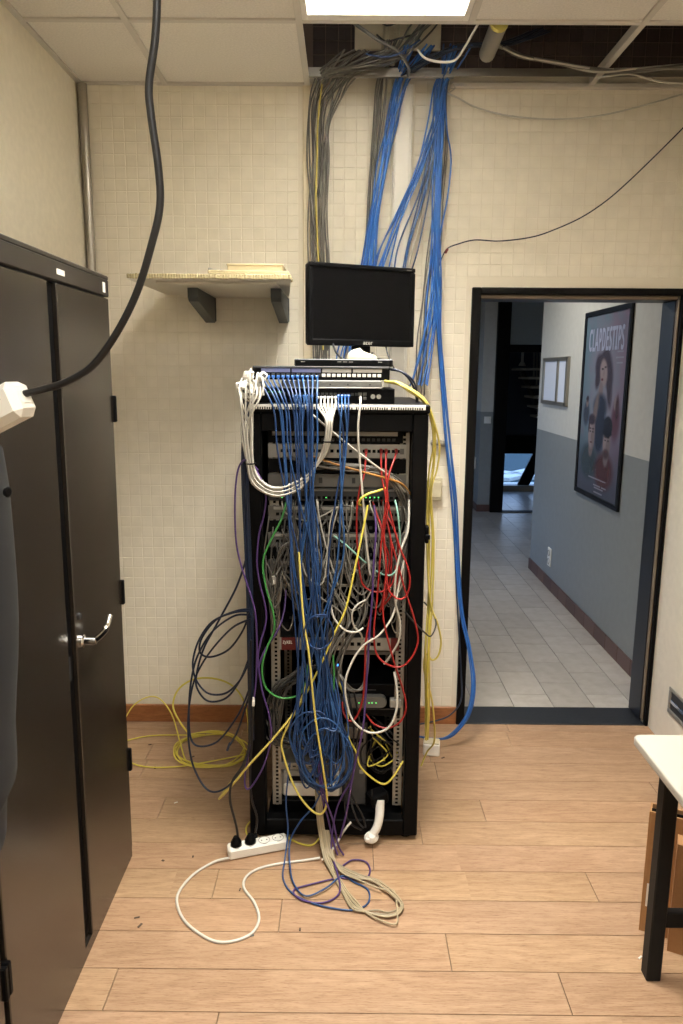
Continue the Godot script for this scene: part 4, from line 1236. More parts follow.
# ---------------------------------------------------------------- table and cartons
func build_table() -> void:
	var x0 := 0.799; var z0 := -1.895; var x1 := 1.5; var z1 := -0.45; var h := 0.745
	var t := thing("work_table", "white-topped table with dark square legs at the right edge", "table", Vector3((x0 + x1) * 0.5, 0, (z0 + z1) * 0.5))
	var poly := PackedVector2Array()
	var r := 0.02
	var corners := [[x1 - r, -z1 + r, -90.0], [x1 - r, -z0 - r, 0.0], [x0 + r, -z0 - r, 90.0], [x0 + r, -z1 + r, 180.0]]
	for q in corners:
		for k in 6:
			var a := deg_to_rad(q[2] + 18.0 * k)
			poly.append(Vector2(q[0] + cos(a) * r, q[1] + sin(a) * r))
	var rings: Array = []
	for e in [[0.004, -0.026], [0.0, -0.022], [0.0, -0.005], [0.0015, -0.0015], [0.005, 0.0]]:
		var ring := PackedVector3Array()
		for q in poly:
			var c := Vector2((x0 + x1) * 0.5, -(z0 + z1) * 0.5)
			var d := q - c
			ring.append(Vector3(c.x + d.x - signf(d.x) * e[0], h + e[1], -(c.y + d.y - signf(d.y) * e[0])))
		rings.append(ring)
	var top := S.new()
	top.loft(rings, true)
	part("table_top", top, M.table, t)
	for q in [[0.881, -1.889], [0.881, -0.52], [1.44, -1.889], [1.44, -0.52]]:
		part("leg", S.new().span(Vector3(q[0], 0, q[1]), Vector3(q[0] + 0.042, h - 0.026, q[1] + 0.042), 0.003), M.charcoal, t)
	part("stretcher", S.new().span(Vector3(0.923, 0.165, -1.884), Vector3(1.44, 0.215, -1.859), 0.003), M.charcoal, t)
	part("stretcher", S.new().span(Vector3(0.923, 0.165, -0.515), Vector3(1.44, 0.215, -0.49), 0.003), M.charcoal, t)
	part("apron", S.new().span(Vector3(0.923, h - 0.08, -1.88), Vector3(1.44, h - 0.026, -1.855), 0.002), M.charcoal, t)
	carton(Vector3(0.938, 0, -2.05), Vector3(0.34, 0.412, 0.055), 0, "flattened brown cardboard box with black top edge standing behind the table leg")
	carton(Vector3(0.99, 0, -1.965), Vector3(0.2, 0.355, 0.055), 1, "lower brown cardboard box in front of the black-edged one, under the table")

func carton(o: Vector3, size: Vector3, k: int, label: String) -> void:
	# o is the front left bottom corner; the box is turned on the floor
	var bs := Basis(Vector3.UP, -0.46 if k == 0 else -0.44)
	var t := thing("cardboard_box", label, "box", o + bs * Vector3(size.x * 0.5, 0, -size.z * 0.5))
	var w := 0.006
	var m: Material = M.card[k]
	var put := func(called: String, lo: Vector3, hi: Vector3, mm: Material) -> MeshInstance3D:
		return part(called, S.new().box(o + bs * ((lo + hi) * 0.5), (hi - lo).abs(), 0.0008, bs), mm, t)
	var h := size.y
	put.call("side", Vector3(0, 0, -size.z), Vector3(w, h, 0), m)
	put.call("side", Vector3(size.x - w, 0, -size.z), Vector3(size.x, h, 0), m)
	put.call("side", Vector3(w, 0, -w), Vector3(size.x - w, h, 0), m)
	put.call("side", Vector3(w, 0, -size.z), Vector3(size.x - w, h, -size.z + w), m)
	put.call("bottom", Vector3(w, 0, -size.z + w), Vector3(size.x - w, w, -w), m)
	if k == 1:
		put.call("lid", Vector3(0, h, -size.z), Vector3(size.x, h + 0.005, 0), m)
	else:
		put.call("black_liner", Vector3(w, h - 0.03, -w - 0.004), Vector3(size.x - w, h + 0.008, -w), M.black)
		put.call("shipping_label", Vector3(0.012, 0.09, 0), Vector3(0.03, 0.17, 0.001), M.white)

# ---------------------------------------------------------------- fittings on the tiled wall
func build_wall_things() -> void:
	var top := at(402, 88, WALL)
	var d := thing("cable_trunking", "white plastic cable trunking running up the wall behind blue cables", "cable duct", Vector3(top.x, 1.0, -WALL))
	part("channel", S.new().span(Vector3(0.199, 1.0, -WALL + 0.001), Vector3(0.279, CEIL - 0.005, -WALL + 0.04), 0.004), M.white, d)
	part("cover", S.new().span(Vector3(0.206, 1.0, -WALL + 0.039), Vector3(0.268, CEIL - 0.006, -WALL + 0.044), 0.003), M.white, d)
	# light socket box right of the rack
	var p := at(432.5, 488, WALL)
	var o := thing("wall_socket", "cream surface-mounted socket on the tiles right of the rack", "socket", Vector3(p.x, p.y - 0.05, -WALL))
	part("box", S.new().span(Vector3(p.x - 0.042, p.y - 0.055, -WALL + 0.001), Vector3(p.x + 0.042, p.y + 0.055, -WALL + 0.035), 0.005), M.ivory, o)
	part("lid", S.new().span(Vector3(p.x - 0.036, p.y - 0.04, -WALL + 0.034), Vector3(p.x + 0.036, p.y + 0.036, -WALL + 0.04), 0.003), M.ivory, o)
	# strap that holds cables against the wall
	var q := at(438, 443, WALL)
	var cl := thing("cable_strap", "grey tape strap holding cables on the wall right of the rack", "strap", Vector3(q.x, q.y - 0.02, -WALL))
	part("band", S.new().tube(smooth(PackedVector3Array([q + Vector3(-0.03, 0.003, 0.012), q + Vector3(0.0, 0.004, 0.03), q + Vector3(0.028, -0.004, 0.012)]), 4), 0.014, 8), M.light_grey, cl)
	# recessed pull low in the right-hand panel
	var r := side(676, 705, RIGHT)
	var hp := thing("flush_pull", "grey metal recessed pull set low in the cream side panel", "handle", Vector3(RIGHT, r.y - 0.06, r.z + 0.05))
	var f := S.new()
	var y0 := r.y - 0.065; var y1 := r.y + 0.06; var za := r.z - 0.07; var zb := r.z + 0.14
	f.span(Vector3(RIGHT - 0.006, y0, za), Vector3(RIGHT, y0 + 0.022, zb), 0.002).span(Vector3(RIGHT - 0.006, y1 - 0.016, za), Vector3(RIGHT, y1, zb), 0.002)
	f.span(Vector3(RIGHT - 0.006, y0 + 0.022, za), Vector3(RIGHT, y1 - 0.016, za + 0.02), 0.002).span(Vector3(RIGHT - 0.006, y0 + 0.022, zb - 0.02), Vector3(RIGHT, y1 - 0.016, zb), 0.002)
	part("frame", f, M.zinc, hp)
	part("recess", S.new().span(Vector3(RIGHT - 0.0015, y0 + 0.02, za + 0.02), Vector3(RIGHT - 0.0005, y1 - 0.016, zb - 0.02)), M.dark_grey, hp)
	part("grip", S.new().span(Vector3(RIGHT - 0.005, r.y - 0.012, za + 0.02), Vector3(RIGHT - 0.001, r.y + 0.004, zb - 0.02), 0.001), M.chrome, hp)
	# conduits, tray and pipe above the open ceiling bays
	var pl := thing("mounting_plate", "beige plate with three conduits up in the open ceiling bay", "conduits", Vector3(0.2, 3.08, -WALL + 0.03))
	part("plate", S.new().span(Vector3(0.03, 3.05, -WALL + 0.012), Vector3(0.39, 3.3, -WALL + 0.03), 0.003), M.trim_cream, pl)
	for x in [0.16, 0.205, 0.255]:
		part("conduit", S.new().tube(PackedVector3Array([Vector3(x - 0.02, 2.98, -WALL + 0.06), Vector3(x, 3.1, -WALL + 0.055), Vector3(x + 0.005, 3.45, -WALL + 0.055)]), 0.012, 10), M.ivory, pl)
	for y in [3.07, 3.13]: part("clip", S.new().tube(smooth(PackedVector3Array([Vector3(0.12, y + 0.02, -WALL + 0.07), Vector3(0.16, y - 0.01, -WALL + 0.08), Vector3(0.21, y, -WALL + 0.085), Vector3(0.28, y + 0.02, -WALL + 0.075)]), 3), 0.004, 6), M.dark_grey, pl)
	var g := thing("steel_pipe", "grey pipe with yellow end up in the open ceiling bay", "pipe", at(494, 40, 3.1))
	part("pipe", S.new().tube(PackedVector3Array([at(499, 24, 3.0), at(487, 54, 3.25)]), 0.032, 14), M.zinc, g)
	part("end_cap", S.new().tube(PackedVector3Array([at(500, 21.5, 2.985), at(499, 24.5, 3.0)]), 0.033, 14), M.yellow, g)

# ---------------------------------------------------------------- things at the left edge
func build_left_things() -> void:
	# hanging power strip with its thick black cord from the ceiling
	var e := at(20, 399, 0.95)
	var dir := (at(-60, 440, 0.98) - at(16, 400, 0.95)).normalized()
	var b := Basis(-dir, Vector3.UP.slide(dir).normalized(), (-dir).cross(Vector3.UP.slide(dir).normalized()))
	var t := thing("hanging_power_strip", "white power strip dangling from a thick black cord at left edge", "power strip", e + dir * 0.14 - Vector3(0, 0.03, 0))
	var L := 0.27
	part("body", S.new().box(e + dir * (L * 0.5 - 0.008), Vector3(L, 0.048, 0.042), 0.009, b), M.white, t)
	part("end_cap", S.new().box(e + dir * 0.006, Vector3(0.03, 0.04, 0.036), 0.012, b), M.white, t)
	part("hook_slot", S.new().box(e + dir * 0.012 + b.y * 0.0242, Vector3(0.014, 0.002, 0.012), 0.0009, b), M.grey, t)
	for k in 3:
		part("outlet", S.new().lathe(e + dir * (0.06 + k * 0.062) + b.z * 0.0205, b.z, [[0.021, 0], [0.021, 0.002], [0.019, 0.002], [0.018, -0.001], [0, -0.001]], 16), M.light_grey, t)
	for k in 3: part("embossed_mark", S.new().box(e + dir * (0.016 + 0.011 * k) + b.y * (0.008 - 0.009 * (k % 2)) + b.z * 0.0211, Vector3(0.009, 0.007, 0.0008), 0.0003, b), M.light_grey, t)
	var cord := pts([[24, 394, 0.95], [44, 389, 0.95], [66, 382, 0.94], [92, 366, 0.93], [116, 334, 0.92], [137, 292, 0.91], [152, 243, 0.9], [160, 205, 0.9], [158, 165, 0.9], [151, 115, 0.9], [149, 85, 0.9], [155, 40, 0.9], [157, 0, 0.9]])
	var last := cord[cord.size() - 1]
	for h in [0.06, 0.13, 0.22, 0.34, 0.48, 0.63, CEIL - last.y]: cord.append(Vector3(last.x + 0.004 * sin(h * 9.0), last.y + h, -0.9))
	part("cord", S.new().tube(smooth(cord, 8), 0.0046, 10), M.black_cable, t).set_meta("label", "thick black cord up to the ceiling")
	# jacket on a hook on the nearer cabinet
	var j := thing("jacket", "dark navy jacket hanging at the left edge in front of the cabinet", "jacket", Vector3(-0.66, 0.84, -1.1))
	var prof := [[455, 0.0], [475, 4.0], [492, 7.5], [525, 11.0], [560, 14.0], [600, 17.0], [640, 18.5], [680, 17.0], [720, 14.0], [750, 12.5], [780, 14.0], [800, 14.0], [812, 9.0], [824, 5.5], [845, 4.5], [862, 4.0]]
	var rings: Array = []
	var f := FastNoiseLite.new()
	f.seed = 2; f.frequency = 3.0
	var shoulder := at(-3, 430, 1.2)
	var n := 22
	var i := 0
	var add := func(edge: Vector3, depth: float, half: float) -> void:
		var ring := PackedVector3Array()
		var xb := -0.742
		var cx := (edge.x + xb) * 0.5
		for k in n:
			var a := TAU * k / n
			var p := Vector3(cx + cos(a) * (edge.x - xb) * 0.5, edge.y, -depth + half * sin(a))
			var w := f.get_noise_3d(p.x * 2.0, p.y * 1.0, p.z * 3.0) * 0.012 * (1.0 - maxf(0.0, cos(a)) * 0.7)
			ring.append(p + Vector3(minf(w, 0.0) if cos(a) < 0 else w * 0.3, 0, w))
		rings.append(ring)
	add.call(Vector3(-0.68, 1.74, 0), 1.08, 0.05)
	add.call(Vector3(-0.63, 1.70, 0), 1.08, 0.13)
	add.call(Vector3(-0.59, 1.65, 0), 1.08, 0.2)
	for q in prof:
		var ed := at(q[1] - 6.0, q[0], 1.14)
		add.call(ed, 1.08, 0.22 if q[0] < 805 else 0.2)
	part("body", S.new().loft(rings), M.cloth, j)
	var bt := at(6.5, 492, 1.16)
	part("button", S.new().lathe(bt, Vector3(0.9, 0, 0.3), [[0, 0], [0.008, 0], [0.009, 0.003], [0.006, 0.005], [0, 0.005]], 12), M.black, j)
	part("collar", S.new().tube(smooth(PackedVector3Array([Vector3(-0.69, 1.74, -1.16), Vector3(-0.66, 1.765, -1.08), Vector3(-0.69, 1.74, -1.0)]), 5), 0.02, 8), M.cloth, j)
	var hk := thing("coat_hook", "black coat hook on the nearer brown cabinet", "hook", Vector3(-0.75, 1.76, -1.08))
	part("hook", S.new().tube(smooth(PackedVector3Array([Vector3(-0.75, 1.84, -1.08), Vector3(-0.715, 1.80, -1.08), Vector3(-0.70, 1.77, -1.08), Vector3(-0.68, 1.79, -1.08)]), 4), 0.005, 8), M.black, hk)

# ---------------------------------------------------------------- cables hanging down the front of the rack
func build_front_cables() -> void:
	var p: PackedVector3Array
	var c: MeshInstance3D
	# blue patch cables from the top panel, each with its own droop and loop
	rng.seed = 101
	var n := 13
	for i in n:
		var u := float(i) / (n - 1)
		var x0 := lerpf(259, 317, u)
		var jig := rng.randf_range(-1.5, 1.5)
		var z := 2.452 - 0.014 * rng.randf()
		var xm := lerpf(279, 317, u) + jig
		var x5 := lerpf(290, 320, rng.randf()) 
		var x6 := lerpf(297, 330, rng.randf())
		var yb := rng.randf_range(738, 792)
		var w := rng.randf_range(9, 24)
		p = pts([[x0, 377, 2.553], [x0 + 0.6, 381, 2.50], [lerpf(x0, xm, 0.5), 396, z], [lerpf(x0, xm, 0.85), 415, z - 0.005], [xm, 450, z - 0.008], [lerpf(xm, x5, 0.45), 510, z - 0.012], [x5, 575, z - 0.016], [lerpf(x5, x6, 0.6), 635, z - 0.02], [x6, 690, z - 0.02], [x6 - 3 + rng.randf_range(-8, 4), yb - 28, z - 0.02], [x6 + w * 0.4, yb, z - 0.03], [x6 + w, yb - 24, z - 0.02], [x6 + w * 0.9, 705, z], [x6 + w * 0.6, 672, 2.51]])
		c = cable("network_cable", p, 0.0031, M.blue[rng.randi() % 3], "blue cable whose plug is %s from the left in the top patch panel" % ORD[i], "blue cables from the top patch panel", 8)
		plug(c, p[0] + Vector3(0, 0.001, 0.008), Vector3(0, 0, -1), M.sky_blue[2])
	# second row, from the black switch
	n = 9
	for i in n:
		var left := i < 5
		var x0 := lerpf(296, 312, i / 4.0) if left else lerpf(338.5, 348.5, (i - 5) / 3.0)
		var z := 2.458 - 0.02 * rng.randf()
		var xa := x0 + rng.randf_range(-2, 2) if left else lerpf(333, 347, rng.randf())
		var xb := lerpf(303, 322, rng.randf()) if left else lerpf(324, 344, rng.randf())
		var xc := lerpf(305, 330, rng.randf())
		var yb := rng.randf_range(745, 795)
		var w := rng.randf_range(6, 22)
		p = pts([[x0, 396, 2.553], [x0, 399, 2.5], [x0, 408, z], [xa, 440, z], [lerpf(xa, xb, 0.6), 500, z - 0.01], [xb, 560, z - 0.012], [lerpf(xb, xc, 0.6), 620, z - 0.016], [xc, 680, z - 0.02], [xc + rng.randf_range(-10, 2), yb - 30, z - 0.02], [xc + w * 0.4, yb, z - 0.02], [xc + w, yb - 26, z - 0.02], [xc + w * 0.8, 700, z - 0.01], [xc + w * 0.5, 668, 2.52]])
		c = cable("network_cable", p, 0.0031, M.blue[rng.randi() % 3], ("blue cable plugged %s from left in the roof switch, left-hand blue row" % ORD[i]) if left else ("blue cable plugged %s from left in the roof switch, right-hand blue row" % ORD[i - 5]), "blue cables from the black switch", 8)
		plug(c, p[0] + Vector3(0, 0.0, 0.008), Vector3(0, 0, -1), M.sky_blue[2])
	# a coil of slack in the middle of the blue bundle
	for k in 5:
		var ring := PackedVector3Array()
		var cx := [309.0, 316.0, 322.0, 328.0, 319.0][k] as float
		var cy := [738.0, 733.0, 752.0, 758.0, 632.0][k] as float
		var rx := [19.0, 15.0, 23.0, 24.0, 14.0][k] as float
		var ry := [26.0, 22.0, 34.0, 30.0, 17.0][k] as float
		var start := rng.randf() * TAU
		for s in 15:
			var a := start + TAU * 1.15 * s / 14
			ring.append(at(cx + cos(a) * rx * (1.0 + 0.04 * sin(s * 2.0)), cy + sin(a) * ry, 2.425 - 0.0015 * s - 0.004 * k))
		ring.insert(0, at(cx + cos(start) * rx * 0.6, 690 if k < 4 else 590, 2.44))
		ring.append(at(cx + rx * 0.5, 700 if k < 4 else 650, 2.44))
		cable("network_cable", ring, 0.0031, M.blue[k % 3], "blue network cable coiled in a loop in the blue bundle", "blue coiled cables in the bundle", 4)
	# blue strands that end low on the right and on the floor
	bundle(5, [[322, 640, 2.44, 4, 0.01], [328, 690, 2.43, 4, 0.01], [338, 722, 2.43, 3, 0.01], [349, 748, 2.43, 3, 0.01], [350, 770, 2.43, 3, 0.008], [338, 786, 2.43, 3, 0.008], [322, 790, 2.43, 3, 0.008], [306, 778, 2.44, 4, 0.01], [300, 750, 2.46, 4, 0.01]], 0.0035, M.blue, "network_cable", "blue network cable sweeping round low on the right of the bundle", "blue cables sweeping low", 205)
	# white cables: from the loose plugs down, round, and up into the switch
	rng.seed = 301
	n = 11
	for i in n:
		var u := (i + 0.5) / n * 2.0 - 1.0
		var ends := i % 2 == 0
		var sx := 250 + rng.randf_range(-13, 14)
		var sy := rng.randf_range(374, 392)
		var z := 2.44 + rng.randf_range(-0.014, 0.014)
		var a := [sx, sy, 2.47 + rng.randf_range(-0.03, 0.03)]
		var dx := rng.randf_range(-5, 5)
		p = pts([a, [sx + dx, sy - 6, a[2] - 0.01], [sx + dx * 1.8, sy + 10, z - 0.02], [247 + u * 6, 425, z - 0.01], [250 + u * 3.5, 462, z], [257 + u * 4, 482 - u * 3, z], [277, 492 - u * 5, z], [303, 482 - u * 5, z + 0.012], [321 + u * 3, 459 - u * 2, z + 0.01], [327.5 + u * 3, 440, z], [329 + u * 4, 420, z], [lerpf(317.5, 335.5, i / 10.0), 406 if ends else 410, 2.475], [lerpf(317.5, 335.5, i / 10.0), 397.5 if ends else 404, 2.548 if ends else 2.478]])
		c = cable("network_cable", p, 0.0030, M.white_cable[i % 2], "white network cable looping from loose plugs at upper left into the switch", "white looped cables", 8)
		if ends: plug(c, p[p.size() - 1] + Vector3(0, 0, 0.004), Vector3(0, 0, -1), M.white)
		plug(c, p[0] + Vector3(0, 0.004, 0), Vector3(rng.randf_range(-1, 1), 0.8, rng.randf_range(-0.2, 0.8)), M.white)
	# chunky white couplers in the tangle
	rng.seed = 305
	for k in 9:
		var q := at(249 + rng.randf_range(-11, 15), 372 + rng.randf() * 26, 2.46 + rng.randf_range(-0.02, 0.02))
		var b := Basis.from_euler(Vector3(rng.randf_range(-0.5, 0.5), rng.randf_range(-0.8, 0.8), rng.randf_range(-0.7, 0.7)))
		var t := thing("white_coupler", "white socket coupler in the tangle at the rack's upper left corner", "connector", q - Vector3(0, 0.012, 0), "white couplers in the tangle")
		part("body", S.new().box(q, Vector3(0.024, 0.026, 0.034), 0.004, b), M.white, t)
		part("opening", S.new().box(q + b * Vector3(0, 0, 0.0172), Vector3(0.013, 0.011, 0.001), 0.0, b), M.dark_grey, t)
	for q in [[250, 463], [327.5, 441]]:
		solo("cable_tie", S.new().tube(smooth(PackedVector3Array([at(q[0] - 5.5, q[1], 2.445), at(q[0] - 3, q[1] + 1, 2.418), at(q[0] + 3, q[1] + 1, 2.418), at(q[0] + 5.5, q[1], 2.445), at(q[0], q[1], 2.468), at(q[0] - 5.5, q[1], 2.445)]), 4), 0.0026, 6), M.black, "black cable tie round the white bundle, %s" % ("left end" if q[0] < 300 else "right end under the switch"), "cable tie")
	# single pale cables down the front
	cable("network_cable", pts([[360.5, 397, 2.55], [360.5, 402, 2.46], [358, 430, 2.45], [360, 465, 2.46], [363, 500, 2.46], [366, 540, 2.47], [370, 575, 2.48]]), 0.0038, M.white_cable[0], "single white cable hanging from the roof switch past the red plugs")
	cable("network_cable", pts([[313, 415, 2.47], [328, 428, 2.46], [350, 446, 2.47], [372, 463, 2.48], [392, 478, 2.5], [405, 492, 2.53]]), 0.0034, M.white_cable[1], "white cable crossing diagonally down to the right of the rack")
	# yellow
	cable("network_cable", pts([[299, 552, 2.42], [303, 615, 2.40], [309, 655, 2.39], [315, 715, 2.385], [323, 768, 2.39], [327, 800, 2.41], [321, 814, 2.41], [309, 808, 2.41], [295, 788, 2.42], [284, 757, 2.43], [282, 740, 2.43], [292, 718, 2.43], [304, 692, 2.44], [312, 660, 2.46]]), 0.0039, M.yellow, "yellow cable running down the blue bundle into a deep loop near the rack foot")
	cable("network_cable", pts([[306, 690, 2.45], [293, 714, 2.43], [272, 740, 2.42], [250, 764, 2.42], [228, 790, 2.44], [219, 799, 2.5]]), 0.0039, M.yellow, "yellow cable leaving the rack down to the left")
	cable("network_cable", pts([[368, 505, 2.47], [362, 535, 2.45], [355, 568, 2.44], [346, 608, 2.43], [335, 632, 2.43], [322, 662, 2.43], [308, 690, 2.44], [290, 722, 2.45]]), 0.0038, M.pale_yellow, "pale yellow cable slanting from the green lights down to the blue bundle")
	cable("network_cable", pts([[338, 680, 2.5], [347, 705, 2.46], [348, 735, 2.45], [356, 752, 2.45], [360, 766, 2.45], [372, 778, 2.46], [384, 784, 2.46], [393, 777, 2.46], [403, 761, 2.5]]), 0.0036, M.pale_yellow, "pale yellow cable hooked across the lower right of the rack")
	cable("network_cable", pts([[386, 488, 2.5], [378, 491, 2.46], [368, 494, 2.45], [361, 499, 2.45], [359, 504, 2.47], [363, 506, 2.52]]), 0.0041, M.pale_yellow, "short pale yellow cable arching over the green lights")
	# green
	cable("network_cable", pts([[287, 500, 2.5], [281, 520, 2.46], [270, 542, 2.45], [263, 562, 2.45], [266, 588, 2.45], [273, 612, 2.45], [274, 630, 2.45], [267, 648, 2.45], [262, 668, 2.45], [266, 688, 2.45], [281, 698, 2.45], [298, 695, 2.45], [306, 682, 2.46], [308, 665, 2.49]]), 0.0037, M.green, "green cable swinging down the left rack post into a wide loop")
	cable("network_cable", pts([[333, 655, 2.48], [334, 675, 2.47], [333, 692, 2.47], [329, 705, 2.5]]), 0.0037, M.green, "short green cable right of the blue bundle")
	# purple
	var e := pts([[255, 468, 2.46], [262, 482, 2.45], [266, 497, 2.45], [264, 515, 2.45], [259, 535, 2.45], [257, 560, 2.45], [259, 580, 2.45], [265, 605, 2.45], [266, 622, 2.45], [260, 645, 2.44], [258, 660, 2.44], [262, 690, 2.43], [269, 715, 2.42], [271, 738, 2.42], [264, 765, 2.42], [252, 786, 2.42], [246, 788, 2.42], [245, 775, 2.43], [250, 745, 2.45]])
	cable("network_cable", e, 0.0032, M.purple, "purple cable winding down the face of the left rack post")
	e = pts([[258, 470, 2.46], [246, 460, 2.44], [238, 470, 2.44], [235, 500, 2.44], [236, 540, 2.44], [241, 565, 2.44], [249, 590, 2.43], [255, 612, 2.43], [257, 645, 2.43], [256, 680, 2.43], [254, 698, 2.43]])
	c = cable("network_cable", e, 0.0032, M.purple, "purple cable hanging left of the rack with a loose plug end")
	plug(c, at(253.5, 703, 2.43), Vector3(-0.05, -1, 0), M.white)
	cable("network_cable", pts([[286, 590, 2.53], [284, 612, 2.49], [277, 632, 2.46], [265, 650, 2.45], [258, 668, 2.44]]), 0.0034, M.purple, "short purple cable crossing from the shelf to the left post")
	cable("network_cable", pts([[374, 505, 2.5], [376, 530, 2.47], [374, 560, 2.46], [372, 600, 2.45], [369, 640, 2.45], [366, 690, 2.44], [363, 728, 2.43], [356, 760, 2.43], [350, 792, 2.42], [346, 815, 2.42], [340, 838, 2.41]]), 0.0039, M.purple, "purple cable running straight down between the red ones")
	bundle(2, [[318, 740, 2.45, 2, 0.01], [322, 790, 2.42, 3, 0.01], [330, 820, 2.41, 4, 0.01], [337, 845, 2.40, 4, 0.01], [341, 855, 2.39, 5, 0.01]], 0.0035, [M.purple], "network_cable", "purple cable dropping from the bundle over the rack foot", "purple cables over the rack foot", 412)
	# red
	var reds := [
		[[366, 450, 2.555], [366, 456, 2.51], [364, 475, 2.48], [360, 488, 2.47], [357, 510, 2.47], [357, 540, 2.47], [360, 575, 2.47], [366, 588, 2.47], [380, 592, 2.46], [392, 584, 2.46], [396, 565, 2.47]],
		[[381, 450, 2.555], [381, 456, 2.51], [382, 478, 2.48], [386, 500, 2.46], [383, 525, 2.46], [380, 560, 2.45], [377, 600, 2.45], [374, 630, 2.44], [376, 652, 2.44], [385, 663, 2.43], [400, 667, 2.43], [412, 657, 2.43], [418, 640, 2.44], [414, 618, 2.44], [405, 590, 2.45], [398, 565, 2.46], [391, 540, 2.47]],
		[[386, 450, 2.555], [386, 456, 2.51], [386, 478, 2.47], [388, 505, 2.46], [384, 535, 2.46], [386, 570, 2.45], [383, 610, 2.44], [386, 632, 2.44], [394, 662, 2.44], [403, 690, 2.44], [406, 708, 2.44], [400, 722, 2.44], [387, 728, 2.44], [374, 724, 2.45], [366, 714, 2.46]],
		[[396, 450, 2.555], [395, 457, 2.51], [389, 475, 2.47], [387, 495, 2.46], [392, 520, 2.46], [400, 548, 2.45], [407, 565, 2.44], [410, 582, 2.44], [406, 596, 2.44], [398, 599, 2.44], [389, 590, 2.45], [386, 570, 2.47]]]
	var rl := ["leftmost of the four red plugs, cable curving in a low swag", "second red plug from the left, cable in a wide hanging loop", "third red plug from the left, cable hanging lowest to the modem", "rightmost of the four red plugs, cable in a small loop by the post"]
	for k in 4:
		e = pts(reds[k])
		c = cable("network_cable", e, 0.0033, M.red, rl[k], "red cables", 7)
		plug(c, e[0] + Vector3(0, -0.002, 0.012), Vector3(0, 0.35, -1), M.red)
	cable("network_cable", pts([[372, 610, 2.46], [366, 640, 2.45], [365, 670, 2.45], [363, 698, 2.45], [357, 716, 2.45], [350, 721, 2.45], [344, 714, 2.46], [342, 702, 2.5]]), 0.0037, M.red, "red cable swinging down to the left end of the modem")
	bundle(4, [[381, 502, 2.54, 6, 0.005], [383, 515, 2.50, 6, 0.01], [388, 535, 2.47, 9, 0.01], [392, 560, 2.47, 8, 0.01], [388, 590, 2.48, 6, 0.01], [380, 610, 2.5, 4, 0.01]], 0.0036, [M.red], "network_cable", "red cable plugged below the green lights and crossing the others", "red cables below the lights", 433, 1.5)
	cable("network_cable", pts([[395, 500, 2.5], [398, 515, 2.47], [400, 540, 2.47], [399, 562, 2.47], [393, 574, 2.46], [385, 575, 2.47], [376, 571, 2.49]]), 0.0034, M.mint, "mint green cable near the right post below the lights")
	cable("network_cable", pts([[334, 536, 2.47], [346, 545, 2.46], [358, 556, 2.46], [366, 563, 2.48]]), 0.0030, M.mint, "thin mint cable slanting beside the blue strands")
	cable("network_cable", pts([[312, 456, 2.5], [335, 464, 2.49], [360, 471, 2.48], [385, 478, 2.48], [402, 484, 2.5], [411, 495, 2.54]]), 0.0034, M.orange, "orange cable drawn across below the red plugs")
	# big pale loops on the right
	cable("network_cable", pts([[404, 560, 2.48], [398, 590, 2.46], [393, 615, 2.45], [380, 634, 2.44], [364, 645, 2.44], [352, 662, 2.44], [345, 685, 2.43], [349, 712, 2.43], [358, 726, 2.43], [372, 733, 2.43], [388, 728, 2.43], [396, 712, 2.43], [397, 690, 2.44], [394, 672, 2.47]]), 0.0039, M.white_cable[0], "white cable making a big loop round the modem")
	cable("network_cable", pts([[409, 500, 2.52], [408, 530, 2.48], [401, 550, 2.46], [396, 575, 2.45], [395, 600, 2.45], [400, 622, 2.45], [399, 640, 2.45], [391, 655, 2.46], [384, 664, 2.47]]), 0.0041, M.white_cable[1], "white cable swinging down past the right mounting rail")
	cable("network_cable", pts([[330, 600, 2.47], [334, 618, 2.46], [345, 630, 2.45], [356, 632, 2.45], [363, 628, 2.47]]), 0.0039, M.white_cable[0], "short white cable sagging over the firewall")
	cable("network_cable", pts([[366, 600, 2.48], [357, 605, 2.46], [352, 614, 2.45], [354, 626, 2.46], [361, 634, 2.47], [362, 640, 2.5]]), 0.0036, M.white_cable[1], "white cable bent in a small half ring above the firewall")
	bundle(3, [[337, 668, 2.5, 2, 0.01], [342, 680, 2.46, 2, 0.01], [352, 690, 2.46, 3, 0.01], [362, 688, 2.46, 2, 0.01], [367, 672, 2.47, 2, 0.01], [367, 655, 2.49, 2, 0.01]], 0.0034, M.grey_cable, "network_cable", "grey cable in a tight swag left of the modem's loop", "grey swags by the modem", 440, 1.0)

